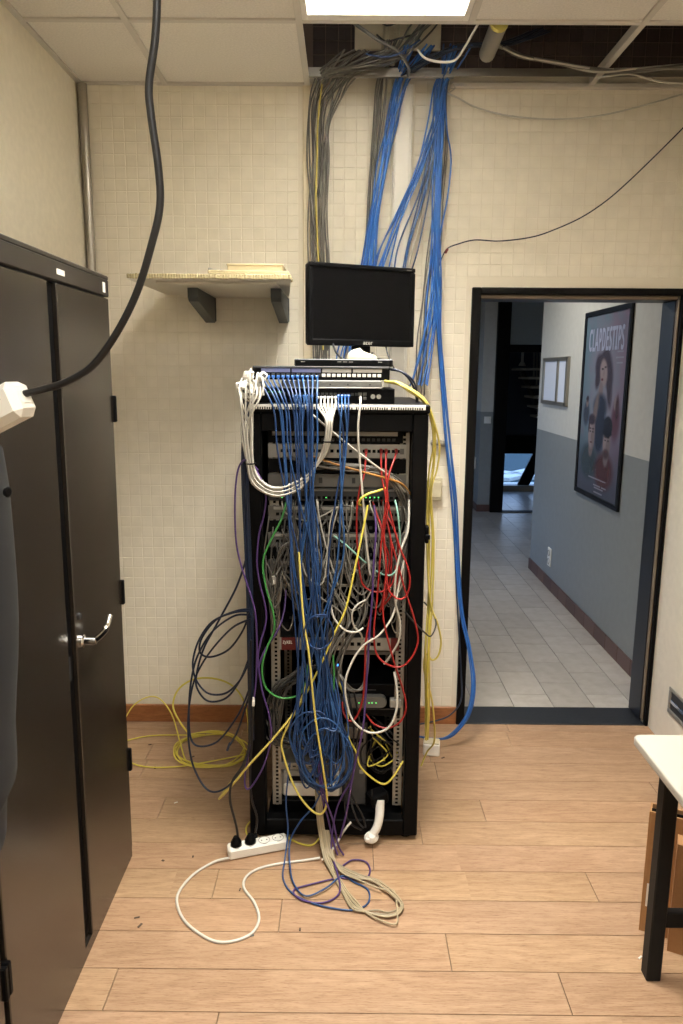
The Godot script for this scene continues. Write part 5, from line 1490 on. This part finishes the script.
# ---------------------------------------------------------------- the tangle between the rails
func build_inner_cables() -> void:
	# grey runs sweeping right from the top units and turning down behind the post
	bundle(9, [[300, 458, 2.54, 20, 0.01], [325, 466, 2.52, 18, 0.015], [355, 468, 2.51, 14, 0.02], [385, 472, 2.51, 6, 0.02], [402, 490, 2.53, 5, 0.02], [407, 520, 2.55, 3, 0.02], [402, 560, 2.56, 4, 0.02], [398, 610, 2.55, 4, 0.02]], 0.0032, M.grey_cable, "network_cable", "grey cable sweeping right across the rack and down behind the right post", "grey cables sweeping right", 501, 2.0)
	rng.seed = 511
	var rows := [500.0, 517.0, 528.0, 543.0, 556.0, 570.0]
	for k in 62:
		var y := rows[rng.randi() % 6] as float
		var x := rng.randf_range(272, 402)
		var x2 := clampf(x + rng.randf_range(-60, 60), 266, 406)
		var drop := rng.randf_range(15, 70)
		var y2 := rows[rng.randi() % 6] as float
		var z := rng.randf_range(2.485, 2.545)
		var p := pts([[x, y, 2.568], [x + rng.randf_range(-2, 2), y + 5, z + 0.01], [lerpf(x, x2, 0.25) + rng.randf_range(-6, 6), y + drop * 0.8, z], [lerpf(x, x2, 0.55), maxf(y, y2) + drop, z], [lerpf(x, x2, 0.85) + rng.randf_range(-6, 6), y2 + drop * 0.7, z], [x2, y2 + 5, z + 0.01], [x2, y2, 2.568]])
		cable("network_cable", p, 0.0028, M.grey_cable[rng.randi() % 3] if rng.randf() < 0.86 else M.white_cable[1], "grey patch cable in the tangle in front of the patch panels", "grey patch cables in the tangle", 6, 5)
	# long grey strands falling to the lower rack
	bundle(12, [[330, 560, 2.52, 40, 0.03], [340, 590, 2.5, 24, 0.02], [348, 615, 2.49, 14, 0.02], [340, 640, 2.48, 10, 0.02], [330, 665, 2.49, 8, 0.02], [326, 700, 2.5, 8, 0.03], [325, 745, 2.5, 6, 0.03], [322, 800, 2.46, 4, 0.02]], 0.0032, M.grey_cable, "network_cable", "grey cable falling behind the blue bundle toward the rack foot", "grey falling cables", 531, 2.0)
	bundle(17, [[310, 665, 2.54, 8, 0.02], [295, 676, 2.53, 6, 0.02], [280, 690, 2.54, 8, 0.02], [272, 715, 2.55, 6, 0.02], [278, 740, 2.55, 6, 0.02], [296, 745, 2.54, 8, 0.02]], 0.0034, [M.grey_cable[2], M.dark_grey], "network_cable", "dark grey cable drooping left of the bundle below the firewall", "dark grey drooping cables", 541, 2.5)
	# grey cables over the left half
	bundle(4, [[300, 540, 2.54, 6, 0.01], [288, 548, 2.5, 5, 0.02], [278, 560, 2.49, 4, 0.02], [274, 574, 2.49, 2, 0.01]], 0.0032, M.grey_cable, "network_cable", "grey cable end hanging loose by the left rail", "loose grey ends at left", 551, 2.0)
	var pl := at(274, 580, 2.485)
	var t := thing("loose_plug", "loose white plug hanging by the left rail above the shelf edge", "connector", pl - Vector3(0, 0.02, 0))
	part("body", S.new().box(pl, Vector3(0.012, 0.03, 0.010), 0.002), M.light_grey, t)
	part("clip", S.new().box(pl + Vector3(0, -0.006, 0.007), Vector3(0.005, 0.016, 0.002), 0.0008, Basis(Vector3.RIGHT, 0.2)), M.white, t)
	# yellow and black knot in the lower right
	bundle(7, [[372, 722, 2.6, 6, 0.02], [384, 735, 2.58, 10, 0.03], [394, 752, 2.58, 8, 0.03], [382, 768, 2.58, 12, 0.03], [370, 755, 2.6, 6, 0.03], [378, 738, 2.62, 8, 0.03], [390, 760, 2.62, 6, 0.03]], 0.0031, [M.black_cable, M.pale_yellow, M.black_cable], "thin_cord", "thin cord knotted in the lower right of the rack", "knotted cords lower right", 561, 4.0)
	bundle(3, [[352, 690, 2.52, 10, 0.02], [350, 730, 2.5, 8, 0.02], [346, 780, 2.48, 8, 0.02], [352, 815, 2.46, 10, 0.02], [362, 830, 2.46, 6, 0.01]], 0.0036, [M.black_cable], "mains_cable", "black power cord running down in front of the tower case", "black cords by the tower", 571, 2.0)
	# white mains lead at the rack foot
	cable("mains_cable", pts([[322, 860, 2.36], [335, 846, 2.40], [343, 832, 2.42], [351, 822, 2.44]]), 0.0042, M.white_cable[0], "white mains lead rising over the rack foot", "", 6, 8)

# ---------------------------------------------------------------- cables beside the rack
func build_side_cables() -> void:
	# navy bundle down the left flank
	bundle(7, [[250, 372, 2.7, 3, 0.02], [246, 392, 2.52, 2, 0.01], [245, 410, 2.475, 2.5, 0.008], [245, 470, 2.475, 3, 0.01], [247, 540, 2.475, 3, 0.01], [250, 610, 2.475, 2.5, 0.01], [251, 680, 2.475, 2, 0.01], [251, 740, 2.475, 2, 0.01]], 0.0037, M.navy, "network_cable", "dark navy cable running down along the left rack post", "navy cables on the left post", 601)
	# loops that swing out over the tiles at left
	var loops := [
		[[246, 560, 2.47], [236, 588, 2.5], [218, 622, 2.55], [204, 648, 2.6], [197, 672, 2.6], [197, 688, 2.6], [208, 701, 2.6], [226, 698, 2.58], [240, 680, 2.55], [250, 655, 2.5]],
		[[251, 609, 2.46], [236, 611, 2.5], [216, 620, 2.55], [202, 638, 2.58], [200, 652, 2.58], [210, 657, 2.58], [228, 650, 2.56], [242, 632, 2.5], [250, 612, 2.46]],
		[[251, 615, 2.46], [234, 616, 2.5], [212, 632, 2.56], [198, 655, 2.6], [192, 676, 2.62], [189, 705, 2.62], [190, 735, 2.6], [198, 746, 2.58], [218, 741, 2.56], [238, 715, 2.52], [249, 690, 2.48]],
		[[251, 619, 2.46], [232, 628, 2.5], [210, 652, 2.58], [196, 676, 2.6], [190, 700, 2.6], [188, 730, 2.58], [192, 762, 2.55], [203, 785, 2.52], [214, 792, 2.5], [228, 786, 2.5], [242, 768, 2.5], [251, 740, 2.48]],
		[[250, 660, 2.47], [240, 680, 2.5], [226, 693, 2.53], [210, 694, 2.56], [200, 686, 2.58], [194, 674, 2.58], [193, 660, 2.58], [199, 640, 2.58], [212, 622, 2.56], [232, 613, 2.5], [250, 611, 2.46]],
		[[251, 690, 2.48], [244, 712, 2.5], [238, 730, 2.52], [230, 745, 2.52]]]
	var ll := ["navy cable loop slanting out farthest up on the left of the rack", "smallest navy cable loop on the left of the rack", "long navy cable loop reaching down to the skirting", "lowest navy cable loop touching down near the yellow coil", "round navy cable loop below the smallest one", "short navy cable end hanging over the yellow coil"]
	for k in 6: 
		var c := cable("network_cable", pts(loops[k]), 0.0038, M.navy[k % 2], ll[k], "navy loops", 8)
		if k == 5: plug(c, at(228, 748, 2.52), Vector3(-0.3, -0.9, 0), M.navy[0])
	# black mains leads down to the power strip
	mains_a = cable("mains_cable", pts([[251, 640, 2.46], [250, 700, 2.44], [249, 745, 2.42], [243, 765, 2.41], [232, 782, 2.40], [230, 800, 2.40], [236, 825, 2.40], [238.5, 841, 2.405]]), 0.0044, M.black_cable, "black mains lead to the left plug of the power strip", "", 8, 8)
	mains_b = cable("mains_cable", pts([[254, 690, 2.46], [252, 740, 2.44], [250, 775, 2.43], [252, 800, 2.42], [257, 818, 2.42], [255, 835, 2.43]]), 0.0042, M.black_cable, "black mains lead to the second plug of the power strip", "", 8, 8)
	# yellow leads on the right: out of the roof gear, over the edge and down
	bundle(4, [[384, 381, 2.56, 0.5, 0.004], [396, 383, 2.53, 1, 0.01], [410, 390, 2.52, 1.5, 0.01], [424, 402, 2.52, 1.5, 0.01], [433, 420, 2.54, 1.5, 0.02], [436, 445, 2.58, 3, 0.03], [434, 470, 2.6, 4, 0.03], [430, 492, 2.6, 2, 0.02], [430, 540, 2.62, 3, 0.03], [430, 600, 2.64, 3, 0.03], [428, 650, 2.64, 3, 0.03], [427, 700, 2.66, 2, 0.03], [427, 740, 2.7, 2, 0.02]], 0.0037, [M.yellow, M.yellow, M.pale_yellow], "network_cable", "yellow cable from the roof gear down the right side of the rack", "yellow cables down the right side", 651, 0.8)
	cable("network_cable", pts([[428, 480, 2.6], [427, 540, 2.62], [430, 600, 2.62], [438, 625, 2.63], [441, 642, 2.64], [438, 656, 2.64], [432, 660, 2.64], [426, 654, 2.63], [424, 670, 2.64], [431, 695, 2.68], [434, 720, 2.72], [434, 742, 2.8], [427, 752, 2.86], [421, 766, 2.86]]), 0.0038, M.yellow, "yellow cable with an open loop right of the rack, ending at the floor box")
	cable("network_cable", pts([[405, 612, 2.46], [414, 622, 2.46], [424, 632, 2.5], [431, 636, 2.55], [436, 624, 2.6], [432, 612, 2.66], [424, 602, 2.7]]), 0.003, M.dark_grey, "thin dark grey cable poking out past the right rack post")
	# blue bundle behind, down beside the door frame and back along the floor
	bundle(5, [[447, 68, 3.33, 4, 0.02], [443, 88, 3.37, 3, 0.01], [441, 150, 3.365, 3, 0.01], [438, 220, 3.365, 3, 0.01], [438, 280, 3.365, 3, 0.01], [440, 330, 3.36, 2.5, 0.01], [443, 380, 3.36, 2.5, 0.01], [448, 440, 3.36, 3, 0.01], [454, 500, 3.36, 2, 0.01], [457, 560, 3.35, 2, 0.01], [462, 610, 3.33, 2, 0.01], [470, 650, 3.3, 1.5, 0.01], [473, 685, 3.25, 1.5, 0.01], [467, 715, 3.22, 2, 0.01], [452, 735, 3.2, 2, 0.01], [436, 739, 3.18, 2, 0.01], [420, 736, 3.2, 2, 0.01]], 0.0036, M.sky_blue, "network_cable", "blue cable hanging down the wall beside the door frame", "blue cables beside the door frame", 671, 0.5)
	cable("network_cable", pts([[445, 70, 3.34], [441, 90, 3.38], [437, 200, 3.38], [436, 280, 3.375], [437, 330, 3.37], [444, 420, 3.37], [453, 520, 3.37], [457, 600, 3.36], [461, 670, 3.34], [461, 700, 3.3], [450, 715, 3.28], [435, 721, 3.26], [420, 724, 3.25]]), 0.0037, M.navy[0], "dark blue cable beside the door frame turning along the skirting")
	# little white box on the floor right of the rack
	var p := fl(432, 757)
	var t := thing("junction_box", "small white junction box on the floor right of the rack", "junction box", Vector3(p.x, 0, p.z))
	part("box", S.new().box(p + Vector3(0, 0.03, -0.03), Vector3(0.075, 0.06, 0.055), 0.006, Basis(Vector3.UP, -0.15)), M.white, t)
	part("lid", S.new().box(p + Vector3(0, 0.062, -0.03), Vector3(0.071, 0.008, 0.051), 0.003, Basis(Vector3.UP, -0.15)), M.ivory, t)

# ---------------------------------------------------------------- cables from the ceiling
func build_wall_cables() -> void:
	# grey bundle at the seam of the wall
	bundle(16, [[372, 50, 3.25, 26, 0.05], [345, 66, 3.3, 20, 0.03], [328, 84, 3.37, 16, 0.015], [320, 110, 3.40, 10, 0.012], [318, 160, 3.405, 9, 0.012], [318, 215, 3.405, 9, 0.012], [319, 270, 3.405, 9, 0.012], [320, 330, 3.40, 9, 0.015], [320, 380, 3.38, 9, 0.02]], 0.0035, M.grey_cable, "network_cable", "grey cable in the bundle down the wall seam left of the monitor", "grey wall bundle at the seam", 701, 0.6)
	cable("network_cable", pts([[322, 84, 3.37], [318, 120, 3.39], [317, 160, 3.39], [316, 200, 3.39], [318, 250, 3.39], [321, 300, 3.39], [323, 350, 3.38]]), 0.0037, M.yellow, "yellow cable within the grey bundle on the wall")
	bundle(5, [[385, 60, 3.3, 10, 0.02], [352, 76, 3.33, 8, 0.02], [338, 100, 3.39, 3, 0.01], [328, 125, 3.40, 2, 0.01], [328, 160, 3.40, 2, 0.01], [324, 215, 3.40, 3, 0.01], [326, 275, 3.40, 3, 0.01], [326, 350, 3.40, 3, 0.01]], 0.0034, M.grey_cable, "network_cable", "grey cable curving over from the right into the seam bundle", "grey cables curving into the bundle", 711, 0.6)
	bundle(8, [[392, 40, 3.3, 8, 0.03], [385, 66, 3.34, 6, 0.02], [382, 86, 3.38, 5, 0.01], [379, 120, 3.40, 4, 0.01], [374, 160, 3.41, 3, 0.01], [371, 200, 3.41, 3, 0.01], [368, 260, 3.41, 4, 0.01], [362, 340, 3.40, 5, 0.01]], 0.0034, M.grey_cable, "network_cable", "grey cable in the middle bundle behind the left blue strands", "grey middle bundle", 721, 0.5)
	# blue strands, left set
	bundle(11, [[425, 45, 3.25, 16, 0.04], [408, 68, 3.32, 9, 0.02], [400, 86, 3.36, 6, 0.012], [391, 125, 3.375, 5, 0.01], [383, 165, 3.38, 4.5, 0.01], [375, 215, 3.385, 4.5, 0.01], [368, 265, 3.385, 6, 0.012], [361, 310, 3.38, 8, 0.015], [350, 350, 3.36, 10, 0.02], [345, 385, 3.3, 10, 0.03]], 0.0036, M.sky_blue, "network_cable", "blue cable in the left bundle falling behind the monitor", "blue wall bundle, left", 731, 0.6)
	# right set, slanting
	bundle(7, [[462, 45, 3.25, 14, 0.04], [448, 68, 3.32, 8, 0.02], [441, 86, 3.36, 6, 0.012], [434, 120, 3.37, 5, 0.01], [420, 165, 3.38, 4, 0.01], [403, 205, 3.385, 4, 0.01], [386, 250, 3.385, 6, 0.012], [374, 290, 3.38, 9, 0.012], [360, 345, 3.36, 8, 0.02]], 0.0036, M.sky_blue, "network_cable", "blue cable slanting left across the trunking behind the monitor", "blue slanting cables", 741, 0.6)
	bundle(5, [[455, 45, 3.25, 10, 0.04], [445, 70, 3.33, 6, 0.02], [440, 88, 3.37, 4, 0.01], [434, 140, 3.38, 4, 0.01], [424, 190, 3.385, 5, 0.01], [408, 250, 3.385, 9, 0.012], [400, 300, 3.38, 6, 0.012], [396, 345, 3.36, 6, 0.02]], 0.0035, M.blue, "network_cable", "darker blue cable fanning out over the trunking", "dark blue fanned cables", 751, 0.6)
	# right set, straight down
	bundle(8, [[452, 50, 3.28, 8, 0.03], [446, 70, 3.33, 5, 0.02], [441, 88, 3.37, 4, 0.01], [438, 140, 3.375, 5, 0.01], [437, 190, 3.375, 4, 0.01], [435, 250, 3.375, 4, 0.01], [434, 300, 3.375, 6, 0.01], [428, 345, 3.36, 8, 0.02], [418, 385, 3.3, 8, 0.02]], 0.0036, M.sky_blue, "network_cable", "blue cable hanging straight down right of the monitor", "blue straight cables right of the monitor", 761, 0.6)
	cable("network_cable", pts([[444, 86, 3.36], [447, 130, 3.37], [451, 160, 3.375], [447, 200, 3.375], [440, 235, 3.375], [436, 275, 3.375], [435, 330, 3.37]]), 0.0036, M.sky_blue[0], "single blue cable bowing out to the right of its bundle")
	bundle(5, [[446, 68, 3.33, 4, 0.02], [440, 92, 3.38, 3, 0.01], [436, 150, 3.39, 3, 0.01], [425, 185, 3.395, 3, 0.01], [418, 225, 3.395, 4, 0.01], [406, 268, 3.39, 6, 0.01], [402, 330, 3.38, 5, 0.01]], 0.003, M.white_cable, "network_cable", "white cable slipping behind the monitor's right half", "white cables behind the monitor", 771, 0.6)
	bundle(7, [[448, 68, 3.34, 5, 0.02], [444, 90, 3.39, 4, 0.01], [444, 150, 3.395, 4, 0.01], [440, 200, 3.395, 4, 0.01], [434, 250, 3.395, 6, 0.01], [426, 300, 3.39, 6, 0.01], [421, 345, 3.38, 6, 0.01], [420, 395, 3.36, 5, 0.01]], 0.003, M.grey_cable, "network_cable", "grey cable on the wall just right of the monitor edge", "grey cables right of the monitor", 781, 0.8)
	# from behind the rack roof
	bundle(3, [[390, 369, 2.62, 0.5, 0.005], [402, 372, 2.6, 1.5, 0.01], [412, 382, 2.62, 1.5, 0.01], [416, 396, 2.66, 1, 0.01], [416, 404, 2.8, 1, 0.01]], 0.0035, M.navy, "network_cable", "dark blue cable arching from the slim device over the rack roof", "dark blue arches on the roof", 791, 0.5)
	# monitor leads
	cable("mains_cable", pts([[333, 344, 2.95], [336, 352, 2.92], [341, 358, 2.9], [345, 362, 2.92]]), 0.004, M.black_cable, "short black lead hanging under the monitor at left", "", 6, 8)
	cable("mains_cable", pts([[386, 347, 3.08], [388, 355, 3.06], [391, 362, 3.04], [394, 368, 3.0]]), 0.003, M.black_cable, "short black lead hanging under the monitor at right", "", 6, 8)
	# single leads across the wall to the right
	var e := pts([[447, 88, 3.40], [448, 93, 3.40], [458, 98, 3.41], [478, 108, 3.415], [510, 116, 3.415], [550, 119, 3.415], [590, 117, 3.415], [630, 109, 3.41], [683, 94, 3.4], [730, 80, 3.35]])
	cable("telephone_cable", e, 0.0034, M.white_cable[0], "thin white cable sagging under the ceiling to the right", "", 8, 6)
	e = pts([[438, 270, 3.405], [441, 260, 3.405], [447, 249, 3.41], [458, 244, 3.415], [475, 240, 3.415], [500, 241, 3.415], [532, 237, 3.415], [556, 229, 3.415], [582, 217, 3.415], [606, 201, 3.415], [628, 182, 3.41], [655, 156, 3.40], [683, 128, 3.38], [710, 100, 3.36]])
	cable("telephone_cable", e, 0.0028, M.navy[1], "thin dark cable rising across the wall to the upper right", "", 8, 6)
	solo("wire_clip", S.new().box(at(446.5, 251, 3.405), Vector3(0.01, 0.022, 0.01), 0.002, Basis(Vector3.BACK, -0.5)), M.deep_red, "tiny red clip at the bend of the thin dark cable", "clip")
	cable("telephone_cable", pts([[450, 92, 3.41], [455, 88, 3.4], [452, 84, 3.38], [449, 90, 3.4]]), 0.003, M.white_cable[1], "small white cable curl at the ceiling edge")
	# up in the open bay
	bundle(9, [[318, 78, 3.34, 4, 0.01], [345, 70, 3.3, 8, 0.03], [380, 64, 3.25, 8, 0.04], [402, 52, 3.25, 8, 0.04], [420, 30, 3.3, 10, 0.05], [436, 12, 3.35, 12, 0.04]], 0.0038, M.grey_cable, "network_cable", "grey cable curving up inside the open ceiling bay", "grey cables in the open bay", 801, 1.5)
	bundle(7, [[408, 74, 3.33, 6, 0.02], [430, 58, 3.25, 8, 0.05], [465, 46, 3.22, 8, 0.05], [505, 44, 3.25, 8, 0.05], [540, 30, 3.3, 10, 0.04]], 0.0036, M.navy, "network_cable", "dark blue cable running right inside the open ceiling bay", "dark blue cables in the open bay", 811, 1.5)
	cable("network_cable", pts([[350, 20, 3.1], [375, 38, 3.12], [398, 52, 3.15], [408, 66, 3.2], [408, 76, 3.3]]), 0.0065, M.grey_cable[2], "thick grey cable slanting through the open ceiling bay", "", 8, 8)
	cable("network_cable", pts([[418, 50, 3.12], [425, 58, 3.1], [440, 62, 3.08], [455, 60, 3.06], [466, 45, 3.05], [478, 24, 3.03]]), 0.0045, M.white_cable[0], "white cable drooping in the open ceiling bay by the pipe", "", 8, 8)
	cable("network_cable", pts([[366, 54, 3.15], [385, 57, 3.13], [400, 53, 3.12], [420, 40, 3.15]]), 0.0037, M.blue[1], "single blue cable across the grey ones in the open bay", "", 8, 6)
	bundle(7, [[500, 46, 3.2, 2, 0.03], [520, 56, 3.18, 3, 0.04], [560, 64, 3.18, 3, 0.05], [600, 70, 3.18, 4, 0.06], [640, 70, 3.18, 5, 0.06], [690, 66, 3.18, 7, 0.06], [730, 60, 3.2, 8, 0.05]], 0.004, [M.grey_cable[1], M.white_cable[1], M.grey_cable[0]], "network_cable", "grey cable lying along the right-hand open ceiling bay", "grey cables in the right bay", 821, 1.5)
	cable("network_cable", pts([[597, 78, 3.3], [630, 74, 3.25], [660, 82, 3.25], [700, 84, 3.25]]), 0.004, M.white_cable[0], "white cable sagging lowest in the right-hand bay", "", 8, 6)

# ---------------------------------------------------------------- on the floor
func build_floor_things() -> void:
	# power strip
	var a := fl(228, 857); var b := fl(287, 846)
	var mid := (a + b) * 0.5
	var ax := (b - a); ax.y = 0
	var L := ax.length()
	ax = ax.normalized()
	var bs := Basis(ax, Vector3.UP, ax.cross(Vector3.UP))
	var t := thing("power_strip", "white power strip on the floor in front of the rack with two black plugs", "power strip", Vector3(mid.x, 0, mid.z))
	part("body", S.new().box(mid + Vector3(0, 0.021, 0), Vector3(L, 0.042, 0.052), 0.007, bs), M.white, t)
	for k in 4:
		var q: Vector3 = mid + ax * (L * (-0.36 + 0.235 * k)) + Vector3(0, 0.042, 0)
		var o := part("outlet", S.new().lathe(q, Vector3.UP, [[0.0215, -0.002], [0.0215, 0.001], [0.0195, 0.001], [0.0185, -0.001], [0, -0.001]], 18), M.light_grey, t)
		if k >= 2:
			for s in [-1, 1]: part("hole", S.new().lathe(q + bs * Vector3(s * 0.0095, -0.0008, 0), Vector3.UP, [[0.0, 0.001], [0.003, 0.001], [0.003, 0]], 8), M.dark_grey, o)
	for k in 2:
		var q: Vector3 = mid + ax * (L * (-0.36 + 0.235 * k)) + Vector3(0, 0.042, 0)
		var pg: MeshInstance3D = [mains_a, mains_b][k]
		part("mains_plug", S.new().lathe(q, Vector3.UP, [[0, 0], [0.019, 0.0], [0.02, 0.012], [0.015, 0.022], [0.009, 0.034], [0, 0.036]], 16), M.black, pg)
		part("grip", S.new().box(q + Vector3(0, 0.02, 0) + ax * (0.012 * k), Vector3(0.03, 0.014, 0.02), 0.005, bs * Basis(Vector3.BACK, 0.4 * k)), M.black, pg)
	# its white lead across the floor
	var lead := fpts([[229, 858, 0.015], [214, 862, 0.006], [194, 874], [180, 890], [177, 903], [184, 920], [200, 934], [218, 942], [238, 940], [253, 932], [259, 918], [254, 902], [244, 888], [246, 877], [258, 869], [278, 864], [300, 861], [320, 858, 0.01]], 0.0045)
	part("lead", S.new().tube(smooth(lead, 8), 0.0046, 8), M.white_cable[0], t).set_meta("label", "white lead winding across the floor")
	# yellow coil on the floor behind left
	rng.seed = 901
	for k in 3:
		var ring := PackedVector3Array()
		for s in 26:
			var an := TAU * 1.4 * s / 25 + k * 2.0
			var rr := 1.0 + 0.07 * sin(s * 0.9 + k)
			ring.append(fl(211 + cos(an) * (33 + k * 2) * rr, 750 + sin(an) * (16 + k) * rr, 0.006 + 0.007 * k + 0.003 * sin(s * 1.1)))
		if k == 0:
			for q in [[180, 742, 0.05], [172, 715, 0.1], [160, 699, 0.14], [148, 697, 0.15], [134, 705, 0.12], [124, 720, 0.06], [112, 738, 0.01]]: ring.append(fl(q[0], q[1], q[2]))
		elif k == 1:
			for q in [[190, 735, 0.02], [170, 735, 0.006], [148, 736, 0.005], [125, 741, 0.005], [105, 748, 0.005]]: ring.append(fl(q[0], q[1], q[2]))
		else:
			for q in [[196, 764, 0.008], [172, 767, 0.005], [148, 767, 0.005], [132, 763, 0.005], [124, 755, 0.005], [112, 745, 0.005]]: ring.append(fl(q[0], q[1], q[2]))
		cable("network_cable", ring, 0.0034, M.pale_yellow, ["yellow cable of the floor coil rising in a hump beside the cabinet", "yellow cable of the floor coil, straight end nearest the wall", "yellow cable of the floor coil, end bowed nearest the camera"][k], "yellow floor coil", 5)
	cable("network_cable", pts([[190, 735, 3.05], [180, 722, 3.1], [173, 706, 3.2], [178, 690, 3.25], [192, 680, 3.28], [210, 678, 3.28], [228, 683, 3.25], [240, 694, 3.2], [247, 712, 3.12], [249, 735, 3.0]]), 0.0044, M.pale_yellow, "yellow cable arching up against the tiles behind the navy loops", "", 7)
	cable("network_cable", fpts([[219, 799], [228, 786], [240, 770], [249, 756]], 0.02), 0.0044, M.yellow, "short yellow cable end on the floor left of the rack foot")
	cable("network_cable", fpts([[249, 838], [246, 830], [250, 822], [262, 820], [280, 832], [296, 842], [312, 845], [322, 834, 0.03]], 0.006), 0.0038, M.pale_yellow, "yellow cable behind the power strip at the rack foot")
	# beige cables pouring out of the rack onto the floor in loops
	rng.seed = 921
	for k in 6:
		var o := rng.randf_range(-3, 3)
		var top := pts([[318 + o, 780, 2.45], [320 + o, 815, 2.43], [323 + o, 838, 2.41]])
		var v := rng.randf_range(-5, 5)
		var fp := fpts([[327 + o, 858, 0.02], [334 + o, 872, 0.01], [344 + o, 890, 0.006], [356 + o * 2 + v, 906 + v, 0.008], [374 + v, 917 + o - absf(v), 0.008], [392 + o, 918 + o * 0.6 - v, 0.01], [400 + v * 0.6, 909 + o, 0.012], [396 + o + v, 896 + v, 0.014], [378 + o, 884 - v, 0.016], [358, 877 + o, 0.018], [340, 868 + o, 0.02], [330 + o, 852, 0.03]], 0.006)
		top.append_array(fp)
		top.append(at(326 + o, 830, 2.42))
		cable("network_cable", top, 0.0031, M.beige_cable[k % 2], "beige cable pouring from the rack foot into the floor loop", "beige floor loops", 7)
	# blue and purple floor loops
	var e := pts([[290, 762, 2.43], [286, 800, 2.42], [288, 830, 2.41]])
	e.append_array(fpts([[285, 858, 0.02], [283, 878], [292, 893], [312, 903], [332, 908], [354, 910], [368, 903], [368, 890], [354, 882], [342, 876, 0.01], [326, 888, 0.012], [306, 896, 0.008], [294, 884, 0.008], [290, 866, 0.02]], 0.005))
	e.append_array(pts([[290, 842, 2.40], [300, 822, 2.41], [314, 806, 2.43], [322, 790, 2.44]]))
	cable("network_cable", e, 0.0031, M.blue[0], "blue cable looping out over the floor before the rack")
	e = pts([[352, 780, 2.43], [338, 805, 2.42], [332, 835, 2.40]])
	e.append_array(fpts([[332, 858, 0.01], [338, 868], [352, 860], [366, 862], [370, 872], [362, 880], [340, 878], [312, 884], [294, 890], [300, 899], [320, 903], [336, 897], [340, 885, 0.012], [334, 862, 0.03]], 0.006))
	cable("network_cable", e, 0.0031, M.purple, "purple cable looping over the floor among the beige ones")
	# crumbs of insulation and dirt
	rng.seed = 941
	for q in [[193, 857, 0], [155, 768, 0], [140, 926, 0], [137, 918, 0], [252, 936, 1], [176, 803, 2], [193, 757, 0], [240, 890, 0], [612, 640, 2], [150, 745, 0], [443, 758, 0], [640, 958, 2], [128, 752, 0], [300, 930, 0], [660, 845, 0], [163, 861, 0]]:
		var c := fl(q[0], q[1])
		if q[1] < 700: continue
		var m: Material = [M.scrap, M.grey, M.white][q[2]]
		solo("floor_scrap", S.new().box(c + Vector3(0, 0.0022, 0), Vector3(0.007 + rng.randf() * 0.014, 0.003, 0.004 + rng.randf() * 0.004), 0.001, Basis(Vector3.UP, rng.randf() * 3.0)), m, "small scrap of cable trimming or dirt on the plank floor", "scrap", "scraps on the floor")
